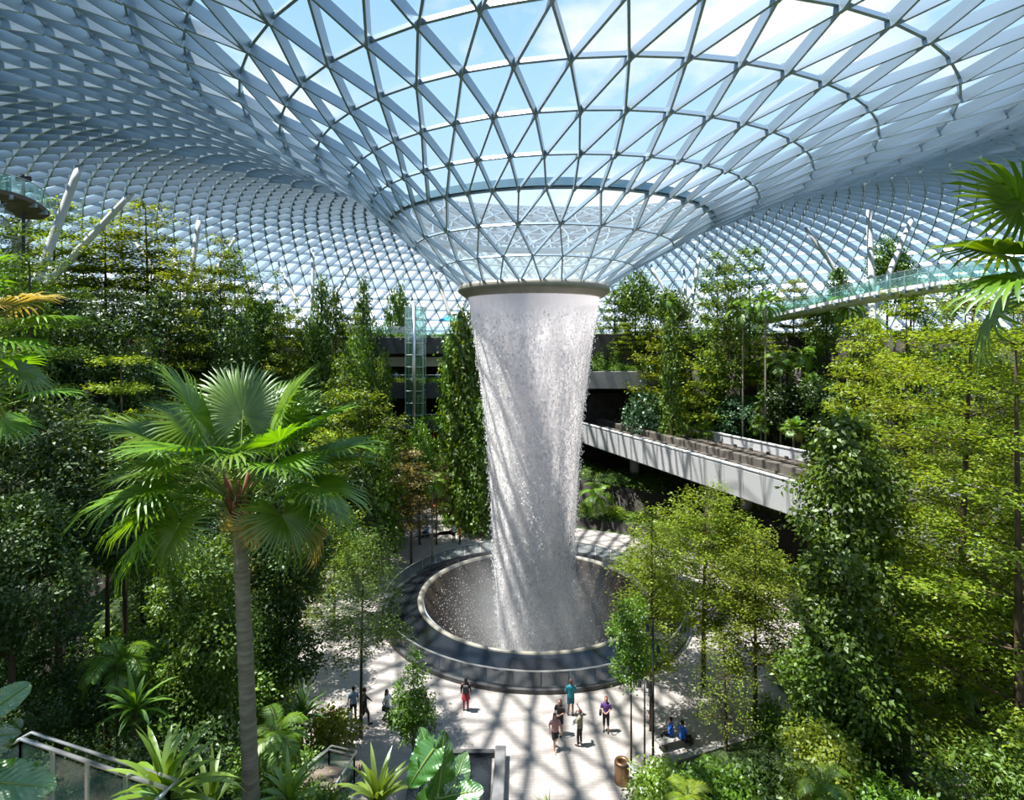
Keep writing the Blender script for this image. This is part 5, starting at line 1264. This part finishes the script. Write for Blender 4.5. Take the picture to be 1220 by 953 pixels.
def person(loc,H,face,pose,skin,top,bottom,hair,label,sleeve=.5,leg='long',longhair=False,extra=None,fine=.016,shoe=(.03,.03,.035)):
    ps_=POSE[pose]; root=empty('person',loc,face); s=H/1.72; root.scale=(s,s,s); tag(root,label,'person')
    zo=-.44 if ps_.get('seat') else 0
    sk=M[skin]; mb=MB(); Z=lambda z:z+zo
    ringsolid(mb,[(Z(.84),.13,.10,0,0),(Z(.94),.165,.115,0,-.01),(Z(1.08),.135,.10,0,0),(Z(1.22),.15,.11,0,.01),(Z(1.35),.175,.105,0,0),(Z(1.42),.15,.08,0,-.01),(Z(1.46),.07,.06,0,0)])
    mb.tube([(0,-.01,Z(1.40)),(0,.01,Z(1.56))],[.062,.055],10)
    ell(mb,(0,.015,Z(1.615)),(.078,.095,.115),14,10); ell(mb,(0,.105,Z(1.605)),(.013,.022,.02),8,5); ell(mb,(0,.055,Z(1.54)),(.045,.045,.03),8,5)
    for q in (-1,1): ell(mb,(q*.078,.0,Z(1.61)),(.012,.022,.032),8,5)
    for q,key in ((1,'L'),(-1,'R')):
        e,w=ps_[key]; e=Vector(e)+Vector((0,0,zo if not ps_.get('seat') else 0)); w=Vector(w)+Vector((0,0,zo if not ps_.get('seat') else 0))
        if ps_.get('seat'): pass
        sh=Vector((q*.175,0,Z(1.39))); mb.tube([sh,sh.lerp(e,.5),e,e.lerp(w,.35),w],[.052,.047,.038,.037,.026],9)
        d=(w-e).normalized(); pc=w+d*.05; mb.tube([w,w+d*.04,w+d*.09],[.027,.036,.034],8)
        side=d.cross(Vector((0,1,0))) if abs(d.y)<.8 else Vector((1,0,0)); side.normalize()
        for k,(o_,ln) in enumerate(((-.026,.062),(-.009,.072),(.009,.068),(.026,.052))):
            b_=w+d*.085+side*o_; curl=Vector((0,.3,-.2))
            mb.tube([b_,b_+d*ln*.55,b_+(d+curl*.5).normalized()*ln],[.0095,.009,.007],6)
        mb.tube([w+d*.03+side*-.03,w+d*.06+side*-.055,w+d*.085+side*-.06],[.012,.011,.008],6)
    for q,key in ((1,'lk'),(-1,'rk')):
        k_,a_=[Vector(v) for v in ps_[key]]; hp=Vector((q*.088,0,Z(.90)))
        mb.tube([hp,hp.lerp(k_,.4),k_,k_.lerp(a_,.35),a_],[.085,.078,.052,.054,.034],10)
        mb.tube([a_+Vector((0,-.03,-.03)),a_+Vector((0,.06,-.045)),a_+Vector((0,.15,-.06))],[.038,.034,.022],8)
    b=mb.build('body',sk,root); remesh(b,fine)
    # face marks
    mb=MB()
    for q in (-1,1): ell(mb,(q*.03,.103,Z(1.625)),(.011,.006,.006),6,4)
    ell(mb,(0,.105,Z(1.565)),(.022,.006,.005),6,4); mb.build('face_features',col('dark',(.05,.02,.02)),root)
    # hair
    mb=MB(); ell(mb,(0,-.012,Z(1.645)),(.088,.10,.105),14,8)
    if longhair: ringsolid(mb,[(Z(1.36),.06,.03,0,-.10),(Z(1.45),.085,.045,0,-.085),(Z(1.58),.09,.06,0,-.05),(Z(1.66),.085,.07,0,-.03)])
    h=mb.build('hair',col(*hair),root); remesh(h,.018)
    # top
    mb=MB(); lo=Z(.90) if leg!='dress' else Z(.72)
    ringsolid(mb,[(lo,.185 if leg!='dress' else .24,.135 if leg!='dress' else .19,0,0),(Z(1.0),.178,.13,0,0),(Z(1.10),.155,.118,0,0),(Z(1.22),.168,.125,0,.01),(Z(1.35),.192,.12,0,0),(Z(1.43),.16,.09,0,-.01),(Z(1.465),.085,.07,0,0)])
    for q,key in ((1,'L'),(-1,'R')):
        e,w=ps_[key]; e=Vector(e)+Vector((0,0,zo if not ps_.get('seat') else 0)); w=Vector(w)+Vector((0,0,zo if not ps_.get('seat') else 0)); sh=Vector((q*.172,0,Z(1.385)))
        if sleeve<=.55: mb.tube([sh,sh.lerp(e,.5),sh.lerp(e,.5+sleeve*.8)],[.068,.066,.064],10)
        else: mb.tube([sh,sh.lerp(e,.5),e,e.lerp(w,.9)],[.068,.062,.052,.044],10)
    t=mb.build('shirt',col(*top),root); remesh(t,.018)
    if bottom:
        mb=MB(); ringsolid(mb,[(Z(.80),.175,.125,0,0),(Z(.90),.178,.13,0,0),(Z(1.0),.158,.115,0,0)])
        for q,key in ((1,'lk'),(-1,'rk')):
            k_,a_=[Vector(v) for v in ps_[key]]; hp=Vector((q*.088,0,Z(.90)))
            if leg=='shorts': mb.tube([hp,hp.lerp(k_,.45),hp.lerp(k_,.85)],[.098,.095,.09],12)
            elif leg=='capri': mb.tube([hp,hp.lerp(k_,.45),k_,k_.lerp(a_,.45)],[.095,.088,.066,.06],12)
            else: mb.tube([hp,hp.lerp(k_,.45),k_,k_.lerp(a_,.92)],[.095,.088,.066,.052],12)
        if leg=='skirt': ringsolid(mb,[(Z(.58),.23,.18,0,0),(Z(.75),.20,.15,0,0),(Z(.92),.17,.125,0,0)])
        t=mb.build('skirt' if leg=='skirt' else 'shorts' if leg in('shorts','capri') else 'trousers',col(*bottom),root); remesh(t,.018)
    for key in ('lk','rk'):
        a_=Vector(ps_[key][1]); mb=MB(); mb.tube([a_+Vector((0,-.055,-.05)),a_+Vector((0,.05,-.048)),a_+Vector((0,.13,-.06)),a_+Vector((0,.185,-.068))],[.036,.045,.042,.022],10); mb.build('shoe',col('shoe%d'%int(sum(shoe)*100),shoe),root,True)
    if extra=='backpack':
        mb=MB(); mb.box((0,-.19,Z(1.20)),(.26,.15,.40),bev=.05); mb.build('backpack',col('pack',(.06,.06,.07)),root)
    elif extra=='bag':
        mb=MB(); mb.box((.27,.02,Z(.92)),(.12,.26,.24),bev=.04); bg_=mb.build('shoulder_bag',col('bag',(.04,.03,.03)),root); mb=MB(); mb.tube([(.27,.02,Z(1.03)),(.12,.09,Z(1.3)),(-.12,.02,Z(1.46))],.01,5); mb.build('strap',col('bag',(.04,.03,.03)),bg_)
    elif extra=='whitebag':
        mb=MB(); mb.box((-.25,.20,Z(1.22)),(.24,.12,.30),bev=.05); mb.build('white_bag',col('white',(.85,.85,.87)),root)
    elif extra=='phone':
        mb=MB(); mb.box((0,.33,Z(1.12)),(.15,.02,.09)); mb.build('phone',col('white',(.85,.85,.87)),root)
    return root
def ppl(px,pf,H,face,*a,zbase=None,**k):
    d=(18-(0 if zbase is None else zbase))*F/(pf-PY0); p=at(px,pf,d); zz=0 if zbase is None else zbase
    return person((p.x,p.y,zz),H,face,*a,**k)
BL=('black',(.015,.015,.018)); DK=('hairblack',(.012,.009,.008)); AU=('hairauburn',(.13,.03,.015)); BR=('hairbrown',(.10,.04,.02))
ppl(555,846,1.62,0,'stand','skin',('maroonblack',(.05,.02,.03)),('crimson',(.35,.03,.05)),DK,'person in dark top and crimson skirt with backpack, alone by the balustrade',sleeve=.9,leg='skirt',longhair=True,extra='backpack')
ppl(680,852,1.74,.1,'hands','skin2',('teal',(.02,.26,.34)),('slate',(.03,.14,.20)),BR,'person in a teal shirt and dark blue shorts facing the pool',leg='shorts')
ppl(667,875,1.62,2.6,'hands','skin',BL,BL,AU,'red-haired person in black top and shorts looking at something white in their hands',leg='shorts',longhair=True,extra='phone')
ppl(661,893,1.60,-2.9,'walk','skin',('rose',(.42,.22,.24)),BL,BR,'person in a rose shirt and black shorts walking away from the pool',leg='shorts',longhair=True,shoe=(.5,.3,.2))
ppl(691,888,1.60,.9,'photo','skin',('olivegrey',(.26,.25,.19)),BL,AU,'person in a grey-olive shirt raising one arm and carrying a white bag',sleeve=.4,extra='whitebag')
ppl(722,871,1.60,2.9,'hands','skin',('purple',(.10,.04,.20)),BL,('hairginger',(.16,.06,.03)),'person in a purple top and black cropped trousers with hands together',leg='capri',longhair=True,extra='bag')
ppl(461,862,1.60,-1.9,'walk','skin',('white',(.75,.73,.74)),BL,DK,'person in a white top and black trousers walking at the left of the plaza',longhair=True,extra='bag')
ppl(434,863,1.72,-1.2,'walk','skin2',BL,('khaki',(.07,.06,.05)),DK,'person in black clothes behind the slender tree trunk, walking',fine=.022,sleeve=.9)
ppl(501,872,1.65,2.0,'stand','skin',('red',(.62,.04,.03)),('red',(.62,.04,.03)),DK,'person in bright red clothes partly hidden by the young conical tree',leg='skirt',fine=.022)
ppl(507,866,1.60,1.0,'stand','skin',('rosewhite',(.5,.4,.4)),BL,DK,'person in a pale top just behind the one in red',fine=.022)
ppl(421,858,1.60,.4,'stand','skin',('skyblue',(.25,.42,.62)),BL,DK,'person in a light blue top among the group by the slender tree',fine=.022)
ppl(415,872,1.50,1.2,'sit','skin',('white',(.75,.73,.74)),BL,DK,'person in a white top sitting low beside a dark pushchair',fine=.022)
ppl(397,870,1.55,-.6,'sit','skin',('magenta',(.36,.04,.28)),('magenta',(.36,.04,.28)),DK,'person in magenta sitting at the left of the plaza group',fine=.022)
ppl(799,886,1.60,1.2,'sit','skin',('royal',(.02,.14,.62)),BL,DK,'person in a royal blue shirt sitting behind the thin tree trunks at right',fine=.022)
ppl(813,890,1.60,-1.0,'sit','skin',('royal',(.02,.14,.62)),BL,DK,'second person in royal blue, farther right behind the thin-stemmed tree',fine=.022)
ppl(353,760,1.70,1.5,'stand','skin2',('blue',(.08,.22,.50)),BL,DK,'person in a blue shirt seen through the trees left of the pool',fine=.025)
ppl(394,712,1.70,.5,'stand','skin',('rosewhite',(.5,.4,.4)),BL,DK,'person in a pale top beyond the trees at the left rim of the pool',fine=.025)
ppl(325,838,1.65,1.0,'stand','skin2',('orange',(.55,.16,.03)),BL,DK,'person in an orange top in the shade right of the fan palm trunk',fine=.025)
ppl(509,640,1.65,1.4,'sit','skin',('blue2',(.02,.25,.60)),BL,DK,'person in bright blue sitting on the far side of the pool, left',fine=.025)
ppl(541,645,1.65,2.5,'stand','skin',('white',(.75,.73,.74)),('khaki',(.07,.06,.05)),DK,'person in white on the sunlit far paving by the pool, left of the fall',fine=.025)
ppl(548,648,1.60,2.0,'stand','skin',('orange2',(.75,.22,.10)),BL,DK,'person in orange beside the one in white on the far paving',fine=.025)
ppl(540,612,1.68,2.8,'stand','skin2',BL,BL,DK,'person in black leading a pair at the foot of the red stair',fine=.025)
ppl(545,613,1.62,3.0,'stand','skin',('rose',(.42,.22,.24)),BL,DK,'person in a rose top between two others at the foot of the red stair',fine=.025)
ppl(552,611,1.70,3.2,'walk','skin',('white',(.75,.73,.74)),BL,DK,'person in a white shirt and dark trousers at the foot of the red stair',fine=.025)
for (px,z,y,top_,lab) in ((505,8.9,26.2,('rosewhite',(.5,.4,.4)),'person in a pale top at the glass rail below the lift, on the lower balcony'),(499,8.9,26.4,BL,'person in black at the glass rail below the lift, on the lower balcony'),(541,8.9,26.6,('white',(.75,.73,.74)),'person in white at the right end of the lower balcony'),
    (543,4.5,25.8,('white',(.75,.73,.74)),'person in white on the first balcony above the red stair'),(538,4.5,26.5,('orange2',(.75,.22,.10)),'person in orange on the first balcony with the red floor'),(472,13.2,26.8,('white',(.75,.73,.74)),'person in white on the middle terrace under the beige band'),(521,13.2,27.2,('blue',(.08,.22,.50)),'person in blue on the middle terrace right of the lift')):
    x=(px-PX0)/F*(y+40)-1.5
    person((x,y,z),1.68,2.8,'stand','skin',top_,BL,DK,lab,fine=.025)
for (px,pf,r,lab) in ((806,888,.35,'low stone bench under the two people in royal blue'),(406,872,-.5,'low stone bench under the sitting pair at the left of the plaza'),(509,640,.3,'low stone bench on the far side of the pool, left')):
    p=at(px,pf,18*F/(pf-PY0)); o=empty('stone_bench',(p.x,p.y+.0,0),r); tag(o,lab,'bench')
    mb=MB(); mb.box((0,0,.34),(1.9,.42,.08)); mb.build('seat',M['concrete'],o); mb=MB(); mb.box((-.7,0,.15),(.2,.36,.3)); mb.build('foot',M['darkstone'],o); mb=MB(); mb.box((.7,0,.15),(.2,.36,.3)); mb.build('foot',M['darkstone'],o)
# pushchair
p=at(410,872,27.2); o=empty('pushchair',(p.x,p.y,0),.8); tag(o,'dark folding pushchair beside the person sitting low in white','pushchair')
mb=MB(); mb.tube([(-.25,-.35,.9),(-.25,.3,.15)],.018,6); mb.tube([(.25,-.35,.9),(.25,.3,.15)],.018,6); mb.tube([(-.25,-.35,.9),(.25,-.35,.9)],.02,6); mb.tube([(-.25,.25,.6),(-.25,-.3,.12)],.018,6); mb.tube([(.25,.25,.6),(.25,-.3,.12)],.018,6); mb.build('frame',M['steel'],o)
mb=MB(); mb.beam((0,-.2,.35),(0,.2,.35),.42,.06); mb.beam((0,-.2,.35),(0,-.32,.8),.42,.05,(0,1,0)); mb.build('seat',M['darkpaint'],o)
for a in ((-.25,.3),(.25,.3),(-.25,-.3),(.25,-.3)):
    mb=MB(); mb.tube([(a[0]-.025,a[1],.1),(a[0]+.025,a[1],.1)],.1,14); mb.build('wheel',M['darkpaint'],o)

# ------------------------------------------------------------------ masters never placed are removed; labels for the hillside plants
def drop_tree(o):
    for ch in kids.get(o.name,[]): drop_tree(ch)
    bpy.data.objects.remove(o)
for k,v in MAST.items():
    for it in v:
        if not it['used']: drop_tree(it['root'])
TER=[(18,'on the plaza edge'),(21.3,'on the lowest terrace'),(26.2,'on the second terrace'),(31.2,'on the third terrace'),(36.8,'on the fourth terrace'),(42.2,'on the fifth terrace'),(200,'on the top garden level')]
ORD=['nearest the waterfall','second from the waterfall','third from the waterfall','fourth from the waterfall','fifth from the waterfall','sixth from the waterfall','seventh from the waterfall','eighth from the waterfall','ninth from the waterfall','tenth from the waterfall']+['%dth from the waterfall'%i for i in range(11,60)]
groups={}
for it in PL:
    r=math.hypot(it['x'],it['y']); t=next(i for i,(a,_) in enumerate(TER) if r<a)
    groups.setdefault((it['place'],t,it['key']),[]).append(it)
for (side,t,key),its in groups.items():
    its.sort(key=lambda i:abs(proj((i['x'],i['y'],0))[0]-636))
    for n_,i in enumerate(its):
        look,cat=LOOK[key]
        w=TER[t][1].replace('on the ','on the %s hill\'s '%side) if t else 'at the %s edge of the plaza'%side
        i['o']['label']=f"{look} {w}"+('' if len(its)==1 else ', '+ORD[n_]); i['o']['group']=cat+'s on the planted hillside'
print('plants',len(PL),'objects',len(bpy.data.objects),'faces',sum(len(o.data.polygons) for o in bpy.data.objects if o.type=='MESH'))
